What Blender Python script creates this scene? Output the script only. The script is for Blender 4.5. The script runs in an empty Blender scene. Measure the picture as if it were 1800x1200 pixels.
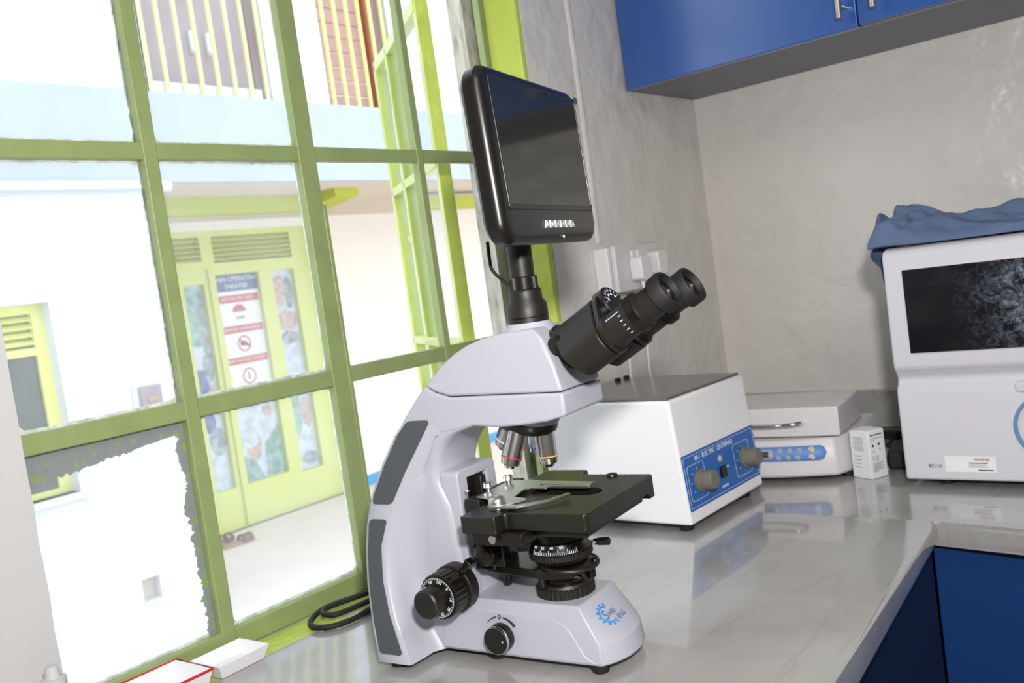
import bpy, bmesh, math, random
from mathutils import Vector, Matrix, noise
C = bpy.context.scene.collection
S = bpy.context.scene
R = math.radians
random.seed(7)

# ------------------------------------------------------------------ camera
YAW, PIT, ROLL, FPX = 0.68188605, -0.06706921, -0.13974783, 1652.42
Fw = Vector((math.cos(YAW)*math.cos(PIT), math.sin(YAW)*math.cos(PIT), math.sin(PIT)))
r0 = Vector((math.sin(YAW), -math.cos(YAW), 0)); u0 = r0.cross(Fw)
cr, sr = math.cos(ROLL), math.sin(ROLL)
Rt = r0*cr + u0*sr; Up = u0*cr - r0*sr
cam_d = bpy.data.cameras.new('camera'); cam = bpy.data.objects.new('camera', cam_d); C.objects.link(cam)
cam.matrix_world = Matrix(((Rt.x, Up.x, -Fw.x, 0), (Rt.y, Up.y, -Fw.y, 0), (Rt.z, Up.z, -Fw.z, 1.3), (0, 0, 0, 1)))
cam_d.sensor_width = 36; cam_d.lens = FPX/1800*36; cam_d.clip_start = 0.02; cam_d.clip_end = 100
cam_d.dof.use_dof = True; cam_d.dof.focus_distance = 0.98; cam_d.dof.aperture_fstop = 11
S.camera = cam
# ------------------------------------------------------------------ world, lights, exposure
w = bpy.data.worlds.new('sky'); S.world = w; w.use_nodes = True
bg = w.node_tree.nodes['Background']; bg.inputs[0].default_value = (0.86, 0.93, 1.0, 1); bg.inputs[1].default_value = 2.65

def area(name, loc, target, size, power, col=(1, 1, 1), sy=None):
    d = bpy.data.lights.new(name, 'AREA'); d.size = size; d.energy = power; d.color = col
    if sy: d.shape = 'RECTANGLE'; d.size_y = sy
    o = bpy.data.objects.new(name, d); C.objects.link(o); o.location = loc
    o.rotation_euler = (Vector(target)-Vector(loc)).to_track_quat('-Z', 'Y').to_euler()
    return o
# the camera's hot-shoe flash
fl = Vector((0, 0, 1.3)) + Up*0.19 + Rt*0.05 - Fw*0.03
area('flash', fl, fl+Fw*1.5+Up*0.05, 0.07, 17.0, (1.0, 0.985, 0.965))
# the light of the room behind the camera (its ceiling lamps, see ceiling_lamp)
area('room_lamp_light', (-0.4, -0.9, 2.6), (-0.4, -0.9, 0), 1.3, 19.0, (1.0, 0.95, 0.89), 1.0)
S.view_settings.view_transform = 'Standard'; S.view_settings.look = 'None'
S.view_settings.gamma = 1; S.view_settings.use_curve_mapping = False
S.view_settings.exposure = 0.0

# ------------------------------------------------------------------ materials
def mat(name, col, rough=0.5, metal=0.0, spec=0.5, var=0.0, scale=8.0, bump=0.0, bscale=60.0, col2=None, coat=0.0, detail=4.0):
    m = bpy.data.materials.new(name); m.use_nodes = True
    nt = m.node_tree; b = nt.nodes['Principled BSDF']
    b.inputs['Base Color'].default_value = (*col, 1); b.inputs['Roughness'].default_value = rough
    b.inputs['Metallic'].default_value = metal; b.inputs['Specular IOR Level'].default_value = spec
    b.inputs['Coat Weight'].default_value = coat; b.inputs['Coat Roughness'].default_value = 0.06
    tc = nt.nodes.new('ShaderNodeTexCoord')
    if var > 0 or col2:
        n = nt.nodes.new('ShaderNodeTexNoise'); n.inputs['Scale'].default_value = scale; n.inputs['Detail'].default_value = detail
        nt.links.new(tc.outputs['Object'], n.inputs['Vector'])
        cr_ = nt.nodes.new('ShaderNodeValToRGB')
        c2 = col2 if col2 else tuple(c*(1-var) for c in col)
        cr_.color_ramp.elements[0].color = (*c2, 1); cr_.color_ramp.elements[1].color = (*col, 1)
        cr_.color_ramp.elements[0].position = 0.35; cr_.color_ramp.elements[1].position = 0.62
        nt.links.new(n.outputs['Fac'], cr_.inputs['Fac']); nt.links.new(cr_.outputs['Color'], b.inputs['Base Color'])
    if bump > 0:
        n2 = nt.nodes.new('ShaderNodeTexNoise'); n2.inputs['Scale'].default_value = bscale; n2.inputs['Detail'].default_value = 3
        nt.links.new(tc.outputs['Object'], n2.inputs['Vector'])
        bp = nt.nodes.new('ShaderNodeBump'); bp.inputs['Strength'].default_value = bump; bp.inputs['Distance'].default_value = 0.01
        nt.links.new(n2.outputs['Fac'], bp.inputs['Height']); nt.links.new(bp.outputs['Normal'], b.inputs['Normal'])
    return m
def glass_mat(name, tint=(0.97, 0.99, 1.0), refl=0.08, dirt=0.05):
    m = bpy.data.materials.new(name); m.use_nodes = True; nt = m.node_tree
    nt.nodes.remove(nt.nodes['Principled BSDF']); out = nt.nodes['Material Output']
    t = nt.nodes.new('ShaderNodeBsdfTransparent'); t.inputs[0].default_value = (*tint, 1)
    g = nt.nodes.new('ShaderNodeBsdfGlossy'); g.inputs['Roughness'].default_value = 0.03
    d = nt.nodes.new('ShaderNodeBsdfTranslucent'); d.inputs[0].default_value = (0.9, 0.92, 0.95, 1)
    f = nt.nodes.new('ShaderNodeLayerWeight'); f.inputs[0].default_value = 0.2
    ma = nt.nodes.new('ShaderNodeMath'); ma.operation = 'MULTIPLY'; ma.inputs[1].default_value = refl*6
    nt.links.new(f.outputs['Fresnel'], ma.inputs[0])
    n = nt.nodes.new('ShaderNodeTexNoise'); n.inputs['Scale'].default_value = 9; n.inputs['Detail'].default_value = 6
    tc = nt.nodes.new('ShaderNodeTexCoord'); nt.links.new(tc.outputs['Object'], n.inputs['Vector'])
    mm = nt.nodes.new('ShaderNodeMath'); mm.operation = 'MULTIPLY'; mm.inputs[1].default_value = dirt*2
    nt.links.new(n.outputs['Fac'], mm.inputs[0])
    m1 = nt.nodes.new('ShaderNodeMixShader'); m2 = nt.nodes.new('ShaderNodeMixShader')
    nt.links.new(mm.outputs[0], m1.inputs[0]); nt.links.new(t.outputs[0], m1.inputs[1]); nt.links.new(d.outputs[0], m1.inputs[2])
    nt.links.new(ma.outputs[0], m2.inputs[0]); nt.links.new(m1.outputs[0], m2.inputs[1]); nt.links.new(g.outputs[0], m2.inputs[2])
    nt.links.new(m2.outputs[0], out.inputs[0]); return m
def emis(name, col, s):
    m = bpy.data.materials.new(name); m.use_nodes = True; b = m.node_tree.nodes['Principled BSDF']
    b.inputs['Emission Color'].default_value = (*col, 1); b.inputs['Emission Strength'].default_value = s
    b.inputs['Base Color'].default_value = (*col, 1); return m
def marble():
    m = mat('marble', (0.55, 0.54, 0.52), 0.14, spec=0.6); nt = m.node_tree; b = nt.nodes['Principled BSDF']
    tc = nt.nodes.new('ShaderNodeTexCoord')
    n = nt.nodes.new('ShaderNodeTexNoise'); n.inputs['Scale'].default_value = 5.5; n.inputs['Detail'].default_value = 7; n.inputs['Distortion'].default_value = 0.7
    nt.links.new(tc.outputs['Object'], n.inputs['Vector'])
    r = nt.nodes.new('ShaderNodeValToRGB'); e = r.color_ramp.elements
    e[0].position = 0.30; e[0].color = (0.265, 0.255, 0.24, 1); e[1].position = 0.66; e[1].color = (0.375, 0.37, 0.36, 1)
    nt.links.new(n.outputs['Fac'], r.inputs['Fac'])
    mp = nt.nodes.new('ShaderNodeMapping'); mp.inputs['Rotation'].default_value = (0, 0, 0.55); mp.inputs['Scale'].default_value = (1.3, 7, 4)
    nt.links.new(tc.outputs['Object'], mp.inputs['Vector'])
    n2 = nt.nodes.new('ShaderNodeTexNoise'); n2.inputs['Scale'].default_value = 1.6; n2.inputs['Detail'].default_value = 6; n2.inputs['Distortion'].default_value = 0.5
    nt.links.new(mp.outputs[0], n2.inputs['Vector'])
    r2 = nt.nodes.new('ShaderNodeValToRGB'); e = r2.color_ramp.elements
    e[0].position = 0.485; e[0].color = (1, 1, 1, 1); e[1].position = 0.515; e[1].color = (1, 1, 1, 1)
    q = r2.color_ramp.elements.new(0.5); q.color = (0.86, 0.83, 0.77, 1)
    nt.links.new(n2.outputs['Fac'], r2.inputs['Fac'])
    mx = nt.nodes.new('ShaderNodeMix'); mx.data_type = 'RGBA'; mx.blend_type = 'MULTIPLY'; mx.inputs[0].default_value = 0.7
    nt.links.new(r.outputs[0], mx.inputs[6]); nt.links.new(r2.outputs[0], mx.inputs[7]); nt.links.new(mx.outputs[2], b.inputs['Base Color'])
    b.inputs['Roughness'].default_value = 0.20; b.inputs['Coat Weight'].default_value = 1.0; b.inputs['Coat Roughness'].default_value = 0.06; b.inputs['Coat IOR'].default_value = 1.6
    return m
def peeling():
    m = mat('peeling_plaster', (0.62, 0.60, 0.52), 0.85, bump=0.6, bscale=40); nt = m.node_tree; b = nt.nodes['Principled BSDF']
    tc = nt.nodes.new('ShaderNodeTexCoord'); mp = nt.nodes.new('ShaderNodeMapping'); mp.inputs['Scale'].default_value = (60, 60, 16)
    nt.links.new(tc.outputs['Object'], mp.inputs['Vector'])
    n = nt.nodes.new('ShaderNodeTexNoise'); n.inputs['Scale'].default_value = 1.0; n.inputs['Detail'].default_value = 5
    nt.links.new(mp.outputs[0], n.inputs['Vector'])
    r = nt.nodes.new('ShaderNodeValToRGB'); e = r.color_ramp.elements
    e[0].position = 0.28; e[0].color = (0.16, 0.15, 0.11, 1); e[1].position = 0.40; e[1].color = (0.42, 0.41, 0.35, 1)
    q = e.new(0.7); q.color = (0.60, 0.60, 0.52, 1)
    nt.links.new(n.outputs['Fac'], r.inputs['Fac']); nt.links.new(r.outputs[0], b.inputs['Base Color']); return m
def smudged():   # dark touch screen; dust and wipe marks grow denser towards its middle
    m = mat('smudged_screen', (0.01, 0.01, 0.012), 0.16, spec=0.5); nt = m.node_tree; b = nt.nodes['Principled BSDF']; L = nt.links
    tc = nt.nodes.new('ShaderNodeTexCoord')
    def nz_(sc_, det, rg, dist, lo, hi):
        n = nt.nodes.new('ShaderNodeTexNoise'); n.inputs['Scale'].default_value = sc_; n.inputs['Detail'].default_value = det; n.inputs['Roughness'].default_value = rg; n.inputs['Distortion'].default_value = dist
        L.new(tc.outputs['Object'], n.inputs['Vector'])
        r = nt.nodes.new('ShaderNodeMapRange'); r.inputs[1].default_value = lo; r.inputs[2].default_value = hi; L.new(n.outputs['Fac'], r.inputs[0]); return r.outputs[0]
    a = nz_(22, 8, 0.7, 1.2, 0.45, 0.72); c = nz_(170, 4, 0.6, 0.0, 0.5, 0.75); e = nz_(7, 2, 0.5, 0.3, 0.4, 0.62)
    sp = nt.nodes.new('ShaderNodeVectorMath'); sp.operation = 'DISTANCE'; sp.inputs[1].default_value = (0, -0.245, 0.275); L.new(tc.outputs['Object'], sp.inputs[0])
    mk = nt.nodes.new('ShaderNodeMapRange'); mk.inputs[1].default_value = 0.155; mk.inputs[2].default_value = 0.03; L.new(sp.outputs['Value'], mk.inputs[0])
    def mth(op, x, y):
        q = nt.nodes.new('ShaderNodeMath'); q.operation = op
        for k, v in enumerate((x, y)):
            if isinstance(v, float): q.inputs[k].default_value = v
            else: L.new(v, q.inputs[k])
        return q.outputs[0]
    tot = mth('MULTIPLY', mth('ADD', mth('MULTIPLY', a, e), mth('MULTIPLY', c, 0.5)), mth('ADD', mk.outputs[0], 0.02))
    r = nt.nodes.new('ShaderNodeValToRGB'); el = r.color_ramp.elements
    el[0].position = 0.0; el[0].color = (0.008, 0.009, 0.011, 1); el[1].position = 1.0; el[1].color = (0.38, 0.42, 0.56, 1)
    L.new(tot, r.inputs['Fac']); L.new(r.outputs[0], b.inputs['Base Color'])
    r3 = nt.nodes.new('ShaderNodeMapRange'); r3.inputs[1].default_value = 0.0; r3.inputs[2].default_value = 0.5; r3.inputs[3].default_value = 0.10; r3.inputs[4].default_value = 0.45
    L.new(tot, r3.inputs[0]); L.new(r3.outputs[0], b.inputs['Roughness'])
    return m
M = {}
M['wall'] = mat('wall_gloss_paint', (0.66, 0.635, 0.60), 0.34, spec=0.5, var=0.05, scale=3, bump=1.0, bscale=13)
for n_ in M['wall'].node_tree.nodes:
    if n_.type == 'BUMP': n_.inputs['Distance'].default_value = 0.010
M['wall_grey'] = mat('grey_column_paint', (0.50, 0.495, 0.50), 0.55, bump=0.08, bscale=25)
M['ceil'] = mat('ceiling_paint', (0.7, 0.7, 0.68), 0.8)
M['floor'] = mat('floor_tile', (0.35, 0.33, 0.31), 0.4, var=0.2)
M['lime'] = mat('lime_steel_backlit', (0.27, 0.335, 0.13), 0.42, var=0.10, scale=20, bump=0.12, bscale=50)  # lime paint of the room-side frame, its backlit shade put into the colour
M['lime_lit'] = mat('lime_gloss_lit', (0.50, 0.60, 0.105), 0.28, var=0.10, scale=12, coat=0.6, bump=0.3, bscale=45)  # same lime paint where daylight falls, that brightness put into the colour
M['yellow'] = mat('yellow_lime_paint', (0.74, 0.76, 0.20), 0.5)
M['putty'] = mat('putty', (0.80, 0.79, 0.70), 0.85, col2=(0.50, 0.50, 0.40), scale=60, bump=0.5, bscale=120)
M['putty_dark'] = mat('weathered_putty', (0.30, 0.29, 0.25), 0.85, col2=(0.10, 0.10, 0.09), scale=70, bump=0.5, bscale=120)
M['dirt'] = mat('dirty_glass_edge', (0.26, 0.26, 0.25), 0.8, col2=(0.27, 0.36, 0.06), scale=95, bump=0.3, detail=8)
for n_ in M['dirt'].node_tree.nodes:
    if n_.type == 'VALTORGB': n_.color_ramp.elements[0].position = 0.36; n_.color_ramp.elements[1].position = 0.44
M['peel'] = peeling()
M['glass'] = glass_mat('window_glass', refl=0.05, dirt=0.10)
M['glass_clear'] = glass_mat('casement_glass', refl=0.02, dirt=0.04)
M['marble'] = marble()
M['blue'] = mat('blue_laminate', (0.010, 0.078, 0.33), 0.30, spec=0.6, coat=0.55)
M['blue'].node_tree.nodes['Principled BSDF'].inputs['Coat IOR'].default_value = 1.7
M['blue'].node_tree.nodes['Principled BSDF'].inputs['Coat Roughness'].default_value = 0.22
M['blue_dark'] = mat('blue_cabinet_carcass', (0.17, 0.175, 0.21), 0.45)
M['blue_deep_shade'] = mat('blue_laminate_deep_shade', (0.004, 0.010, 0.045), 0.5)  # cabinet blue taken nearly to black: shade under the worktop put into the colour
M['blue_shaded'] = mat('blue_laminate_shaded', (0.004, 0.040, 0.17), 0.45)  # the wall cabinets' blue, darkened to carry the shade below the worktop
M['steel'] = mat('brushed_steel', (0.62, 0.58, 0.52), 0.28, 1.0)
M['chrome'] = mat('chrome', (0.80, 0.80, 0.82), 0.12, 1.0)
M['silver'] = mat('satin_silver', (0.62, 0.62, 0.58), 0.34, 1.0)
M['obj'] = mat('objective_steel', (0.66, 0.65, 0.64), 0.20, 1.0)
M['white_enamel'] = mat('white_enamel', (0.415, 0.415, 0.47), 0.36, spec=0.5)
M['white_shell'] = mat('white_plastic_shell', (0.60, 0.595, 0.635), 0.45, var=0.02)
M['white'] = mat('white_card', (0.78, 0.78, 0.80), 0.6)
M['cen_white'] = mat('white_powder_coat', (0.84, 0.83, 0.85), 0.4)
M['offwhite'] = mat('off_white_plastic', (0.64, 0.62, 0.63), 0.4)
M['plug'] = mat('plug_white', (0.74, 0.73, 0.75), 0.4)
M['panel_grey'] = mat('dark_grey_grip', (0.060, 0.066, 0.072), 0.55)
M['black'] = mat('black_enamel', (0.006, 0.0045, 0.003), 0.30, spec=0.5)
M['black_matt'] = mat('black_anodised', (0.009, 0.007, 0.0045), 0.48, spec=0.5)
M['stage'] = mat('stage_black', (0.010, 0.009, 0.006), 0.34, spec=0.55, bump=0.04, bscale=400)
M['rubber'] = mat('black_rubber', (0.006, 0.0055, 0.005), 0.65)
M['monitor'] = mat('black_gloss_plastic', (0.007, 0.006, 0.005), 0.30, spec=0.5)
M['screen'] = mat('lcd_screen', (0.014, 0.013, 0.011), 0.08, spec=0.55)
M['smudge'] = smudged()
M['lens'] = mat('lens_glass', (0.01, 0.02, 0.02), 0.03, spec=1.0, coat=1.0)
M['ring_glass'] = mat('field_lens', (0.10, 0.13, 0.03), 0.05, 0.6, spec=1.0)
M['panel_blue'] = mat('blue_print_panel', (0.020, 0.125, 0.42), 0.45)
M['pale_blue'] = mat('pale_blue_print', (0.13, 0.27, 0.65), 0.5)
M['print_white'] = mat('white_print', (0.62, 0.70, 0.80), 0.6)
M['mark'] = mat('white_mark', (0.75, 0.78, 0.85), 0.6)
M['ink'] = mat('black_ink', (0.03, 0.03, 0.035), 0.6)
M['grey_ink'] = mat('grey_ink', (0.36, 0.35, 0.35), 0.6)
M['red_ink'] = mat('red_ink', (0.42, 0.02, 0.03), 0.6)
M['knob_tan'] = mat('khaki_knob', (0.17, 0.16, 0.12), 0.5)
M['cen_top'] = mat('brown_glass_lid', (0.12, 0.105, 0.09), 0.16, spec=0.6)
M['logo'] = mat('logo_blue', (0.05, 0.34, 0.80), 0.5, var=0.3, scale=200)
M['logo2'] = mat('logo_ink', (0.08, 0.17, 0.42), 0.5)
M['red_ring'] = mat('red_ring', (0.6, 0.01, 0.01), 0.4)
M['yellow_ring'] = mat('yellow_ring', (0.85, 0.50, 0.01), 0.4)
M['blue_ring'] = mat('blue_ring', (0.02, 0.12, 0.8), 0.4)
M['cloth'] = mat('blue_cloth', (0.10, 0.145, 0.255), 0.85, var=0.12, scale=9, bump=0.15, bscale=200)
M['ring_blue'] = mat('blue_rim', (0.12, 0.26, 0.44), 0.45)
M['green_tab'] = mat('green_tab', (0.0, 0.13, 0.07), 0.5)
M['amber'] = mat('amber_key', (0.66, 0.58, 0.34), 0.5)
M['grey_key'] = mat('grey_key', (0.40, 0.40, 0.42), 0.5)
# outside
M['out_white'] = mat('white_render', (0.66, 0.675, 0.70), 0.9, var=0.02, bump=0.1, bscale=8)
M['band'] = mat('pale_blue_band', (0.41, 0.46, 0.575), 0.9, var=0.08, scale=2)
M['pink'] = mat('cream_paint', (0.62, 0.53, 0.44), 0.9)
M['cream'] = mat('cream_wall', (0.84, 0.79, 0.72), 0.9)
M['out_green'] = mat('olive_lime_paint', (0.42, 0.46, 0.06), 0.8)
M['out_yellow'] = mat('door_yellow_paint', (0.62, 0.66, 0.20), 0.6)
M['louver'] = mat('louver_paint', (0.44, 0.42, 0.10), 0.6)
M['bar_yellow'] = mat('pale_lime_bars', (0.72, 0.76, 0.26), 0.6)
M['brown'] = mat('brown_door', (0.34, 0.25, 0.26), 0.5, var=0.1)
M['brown_dark'] = mat('dark_brown_frame', (0.22, 0.12, 0.11), 0.5)
M['wood'] = mat('reddish_wood_panel', (0.48, 0.30, 0.27), 0.5, var=0.12, scale=3)
M['wood_orange'] = mat('orange_wood_post', (0.30, 0.09, 0.035), 0.5)
M['paving'] = mat('courtyard_screed', (0.80, 0.72, 0.68), 0.9, var=0.05, scale=2)
M['dark_pane'] = mat('dark_window_pane', (0.09, 0.10, 0.08), 0.3, var=0.3, scale=4)
M['skirt'] = mat('blue_skirting', (0.10, 0.36, 0.66), 0.7)
M['sign_blue'] = mat('sign_blue', (0.10, 0.14, 0.28), 0.6)
M['sign_red'] = mat('sign_red', (0.52, 0.09, 0.09), 0.6)
M['tan'] = mat('tan_leather', (0.42, 0.28, 0.17), 0.7)
M['tan2'] = mat('brown_strap', (0.20, 0.14, 0.10), 0.7)
M['meter'] = mat('meter_grey', (0.30, 0.24, 0.24), 0.6)
M['p_teal'] = mat('poster_teal', (0.34, 0.52, 0.47), 0.6, var=0.4, scale=14)
M['p_blue'] = mat('poster_blue', (0.22, 0.24, 0.44), 0.6, var=0.4, scale=14)
M['p_skin'] = mat('poster_skin', (0.60, 0.47, 0.42), 0.6, var=0.3, scale=20)
M['p_pale'] = mat('poster_pale', (0.62, 0.68, 0.76), 0.6, var=0.25, scale=14)
M['p_grey'] = mat('poster_grey', (0.42, 0.46, 0.48), 0.6, var=0.5, scale=16)
M['lamp'] = emis('lamp_diffuser', (1.0, 0.95, 0.88), 3.0)

# ------------------------------------------------------------------ helpers
def link(name, bm, m, parent=None, bevel=0.0, seg=2, smooth=True, loc=None, rot=None, solid=0.0, angle=35):
    me = bpy.data.meshes.new(name); bmesh.ops.recalc_face_normals(bm, faces=bm.faces); bm.to_mesh(me); bm.free()
    me.materials.append(M[m] if isinstance(m, str) else m)
    o = bpy.data.objects.new(name, me); C.objects.link(o)
    if parent: o.parent = parent
    if loc is not None: o.location = loc
    if rot is not None: o.rotation_euler = rot
    if smooth:
        for p in me.polygons: p.use_smooth = True
        try: me.set_sharp_from_angle(angle=R(angle))
        except Exception: pass
    if solid:
        sm = o.modifiers.new('solid', 'SOLIDIFY'); sm.thickness = solid; sm.offset = 0
    if bevel:
        b = o.modifiers.new('bevel', 'BEVEL'); b.width = bevel; b.segments = seg; b.limit_method = 'ANGLE'; b.angle_limit = R(30); b.harden_normals = False
    return o
def N(): return bmesh.new()
def box(bm, x0, x1, y0, y1, z0, z1, mtx=None):
    vs = [Vector((x, y, z)) for x in (x0, x1) for y in (y0, y1) for z in (z0, z1)]
    if mtx: vs = [mtx @ v for v in vs]
    v = [bm.verts.new(p) for p in vs]
    for f in ((0, 1, 3, 2), (4, 6, 7, 5), (0, 4, 5, 1), (2, 3, 7, 6), (0, 2, 6, 4), (1, 5, 7, 3)): bm.faces.new([v[i] for i in f])
    return bm
def basis(d, up=None):
    d = Vector(d).normalized()
    a = Vector(up) if up else (Vector((0, 0, 1)) if abs(d.z) < 0.9 else Vector((1, 0, 0)))
    x = a.cross(d).normalized(); y = d.cross(x); return x, y, d
def lathe(bm, o, d, prof, n=32, knurl=0, kd=0.0, krange=None):
    """prof: (distance along d, radius)"""
    x, y, z = basis(d); o = Vector(o); rings = []
    for i, (t, r) in enumerate(prof):
        ring = []
        if r < 1e-6: rings.append([bm.verts.new(o+z*t)]); continue
        for k in range(n):
            a = 2*math.pi*k/n; rr = r
            if knurl and krange and krange[0] <= i <= krange[1]: rr = r - (kd if (k*knurl//n*2 + (2*knurl*k//n)) % 2 else 0)
            ring.append(bm.verts.new(o + z*t + x*(rr*math.cos(a)) + y*(rr*math.sin(a))))
        rings.append(ring)
    for A, B in zip(rings, rings[1:]):
        if len(A) == 1 and len(B) == 1: continue
        for k in range(n):
            if len(A) == 1: bm.faces.new((A[0], B[k], B[(k+1) % n]))
            elif len(B) == 1: bm.faces.new((A[k], B[0], A[(k+1) % n]))
            else: bm.faces.new((A[k], B[k], B[(k+1) % n], A[(k+1) % n]))
    if len(rings[0]) > 1: bm.faces.new(rings[0])
    if len(rings[-1]) > 1: bm.faces.new(rings[-1])
    return bm
def cyl(bm, p0, p1, r, n=20, r1=None):
    p0, p1 = Vector(p0), Vector(p1)
    return lathe(bm, p0, p1-p0, [(0, r), ((p1-p0).length, r if r1 is None else r1)], n)
def gear_cyl(bm, o, d, t0, t1, r, teeth, depth, rin=None, cap=True):
    """ribbed grip cylinder"""
    x, y, z = basis(d); o = Vector(o); n = teeth*4; rings = []
    for t, s in ((t0, -0.0012), (t0+0.0008, 0), (t1-0.0008, 0), (t1, -0.0012)):
        ring = []
        for k in range(n):
            a = 2*math.pi*k/n; rr = r + s - (depth if k % 4 >= 2 else 0)
            ring.append(bm.verts.new(o+z*t+x*(rr*math.cos(a))+y*(rr*math.sin(a))))
        rings.append(ring)
    for A, B in zip(rings, rings[1:]):
        for k in range(n): bm.faces.new((A[k], B[k], B[(k+1) % n], A[(k+1) % n]))
    bm.faces.new(rings[0]); bm.faces.new(rings[-1]); return bm
def tube(bm, pts, r, n=8, closed=False):
    pts = [Vector(p) for p in pts]; rings = []; px = None
    for i, p in enumerate(pts):
        a = pts[max(i-1, 0)]; b = pts[min(i+1, len(pts)-1)]; d = (b-a)
        if d.length < 1e-9: d = Vector((0, 0, 1))
        d.normalize()
        if px is None: px, py, _ = basis(d)
        px = (px - d*px.dot(d)).normalized(); py = d.cross(px)
        rings.append([bm.verts.new(p + px*(r*math.cos(2*math.pi*k/n)) + py*(r*math.sin(2*math.pi*k/n))) for k in range(n)])
    for A, B in zip(rings, rings[1:]):
        for k in range(n): bm.faces.new((A[k], B[k], B[(k+1) % n], A[(k+1) % n]))
    bm.faces.new(rings[0]); bm.faces.new(rings[-1]); return bm
def smooth_path(pts, k=6):
    P = [Vector(p) for p in pts]; out = []
    for i in range(len(P)-1):
        a = P[max(i-1, 0)]; b = P[i]; c = P[i+1]; d = P[min(i+2, len(P)-1)]
        for j in range(k):
            t = j/k
            out.append(0.5*((2*b)+(c-a)*t+(2*a-5*b+4*c-d)*t*t+(3*b-a-3*c+d)*t**3))
    out.append(P[-1]); return out
def prism(bm, poly, o, ex, ey, ez, depth, holes=()):
    """polygon (with holes) in the plane o + a*ex + b*ey, extruded by depth along ez"""
    o, ex, ey, ez = Vector(o), Vector(ex), Vector(ey), Vector(ez)
    if not holes:
        A = [bm.verts.new(o+ex*a+ey*b) for a, b in poly]; B = [bm.verts.new(o+ex*a+ey*b+ez*depth) for a, b in poly]
        bm.faces.new(A); bm.faces.new(B[::-1]); n = len(A)
        for i in range(n): bm.faces.new((A[i], A[(i+1) % n], B[(i+1) % n], B[i]))
        return bm
    t = bmesh.new(); edges = []
    for loop in [poly, *holes]:
        vs = [t.verts.new(Vector((a, b, 0))) for a, b in loop]
        for i in range(len(vs)): edges.append(t.edges.new((vs[i], vs[(i+1) % len(vs)])))
    bmesh.ops.triangle_fill(t, use_beauty=True, use_dissolve=False, edges=edges)
    bmesh.ops.dissolve_limit(t, angle_limit=0.01, verts=t.verts, edges=t.edges)
    for sgn in (0, 1):
        mp = {}
        for v in t.verts: mp[v.index] = None
        t.verts.index_update()
        mp = {v.index: bm.verts.new(o+ex*v.co.x+ey*v.co.y+ez*(depth*sgn)) for v in t.verts}
        for f in t.faces: bm.faces.new([mp[v.index] for v in f.verts])
    for loop in [poly, *holes]:
        n = len(loop)
        A = [bm.verts.new(o+ex*a+ey*b) for a, b in loop]; B = [bm.verts.new(o+ex*a+ey*b+ez*depth) for a, b in loop]
        for i in range(n): bm.faces.new((A[i], A[(i+1) % n], B[(i+1) % n], B[i]))
    t.free(); bmesh.ops.remove_doubles(bm, verts=bm.verts, dist=1e-5)
    return bm
X3, Y3, Z3 = (1, 0, 0), (0, 1, 0), (0, 0, 1)
def rrect(x0, x1, y0, y1, r, n=5):
    out = []
    for cx, cy, a0 in ((x1-r, y1-r, 0), (x0+r, y1-r, 90), (x0+r, y0+r, 180), (x1-r, y0+r, 270)):
        for k in range(n+1):
            a = R(a0+90*k/n); out.append((cx+r*math.cos(a), cy+r*math.sin(a)))
    return out
def rect(x0, x1, y0, y1): return [(x0, y0), (x1, y0), (x1, y1), (x0, y1)]
def circ(cx, cy, r, n=24): return [(cx+r*math.cos(2*math.pi*k/n), cy+r*math.sin(2*math.pi*k/n)) for k in range(n)]
def empty(name, loc, rotz=0):
    o = bpy.data.objects.new(name, None); C.objects.link(o); o.location = loc; o.rotation_euler = (0, 0, rotz); o.empty_display_size = 0.05
    return o
def tag(o, label, cat, group=None, kind=None):
    o['label'] = label; o['category'] = cat
    if group: o['group'] = group
    if kind: o['kind'] = kind
    return o
def struct(o, label=None, cat=None):
    o['kind'] = 'structure'
    if label: o['label'] = label
    if cat: o['category'] = cat
    return o
def text(body, size, o, right, up, m, parent, name='lettering', align='LEFT', depth=0.0002, sx=1.0):
    cu = bpy.data.curves.new('t', 'FONT'); cu.body = body; cu.size = size; cu.align_x = align; cu.align_y = 'CENTER'; cu.extrude = depth; cu.resolution_u = 2
    t = bpy.data.objects.new('t', cu); C.objects.link(t)
    me = bpy.data.meshes.new_from_object(t.evaluated_get(bpy.context.evaluated_depsgraph_get()))
    bpy.data.objects.remove(t); bpy.data.curves.remove(cu)
    rr = Vector(right).normalized(); uu = Vector(up); uu = (uu-rr*uu.dot(rr)).normalized(); nn = rr.cross(uu)
    mt = Matrix(((rr.x*sx, uu.x, nn.x, o[0]), (rr.y*sx, uu.y, nn.y, o[1]), (rr.z*sx, uu.z, nn.z, o[2]), (0, 0, 0, 1)))
    me.transform(mt); me.materials.clear(); me.materials.append(M[m])
    ob = bpy.data.objects.new(name, me); C.objects.link(ob)
    if parent: ob.parent = parent
    return ob

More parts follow.
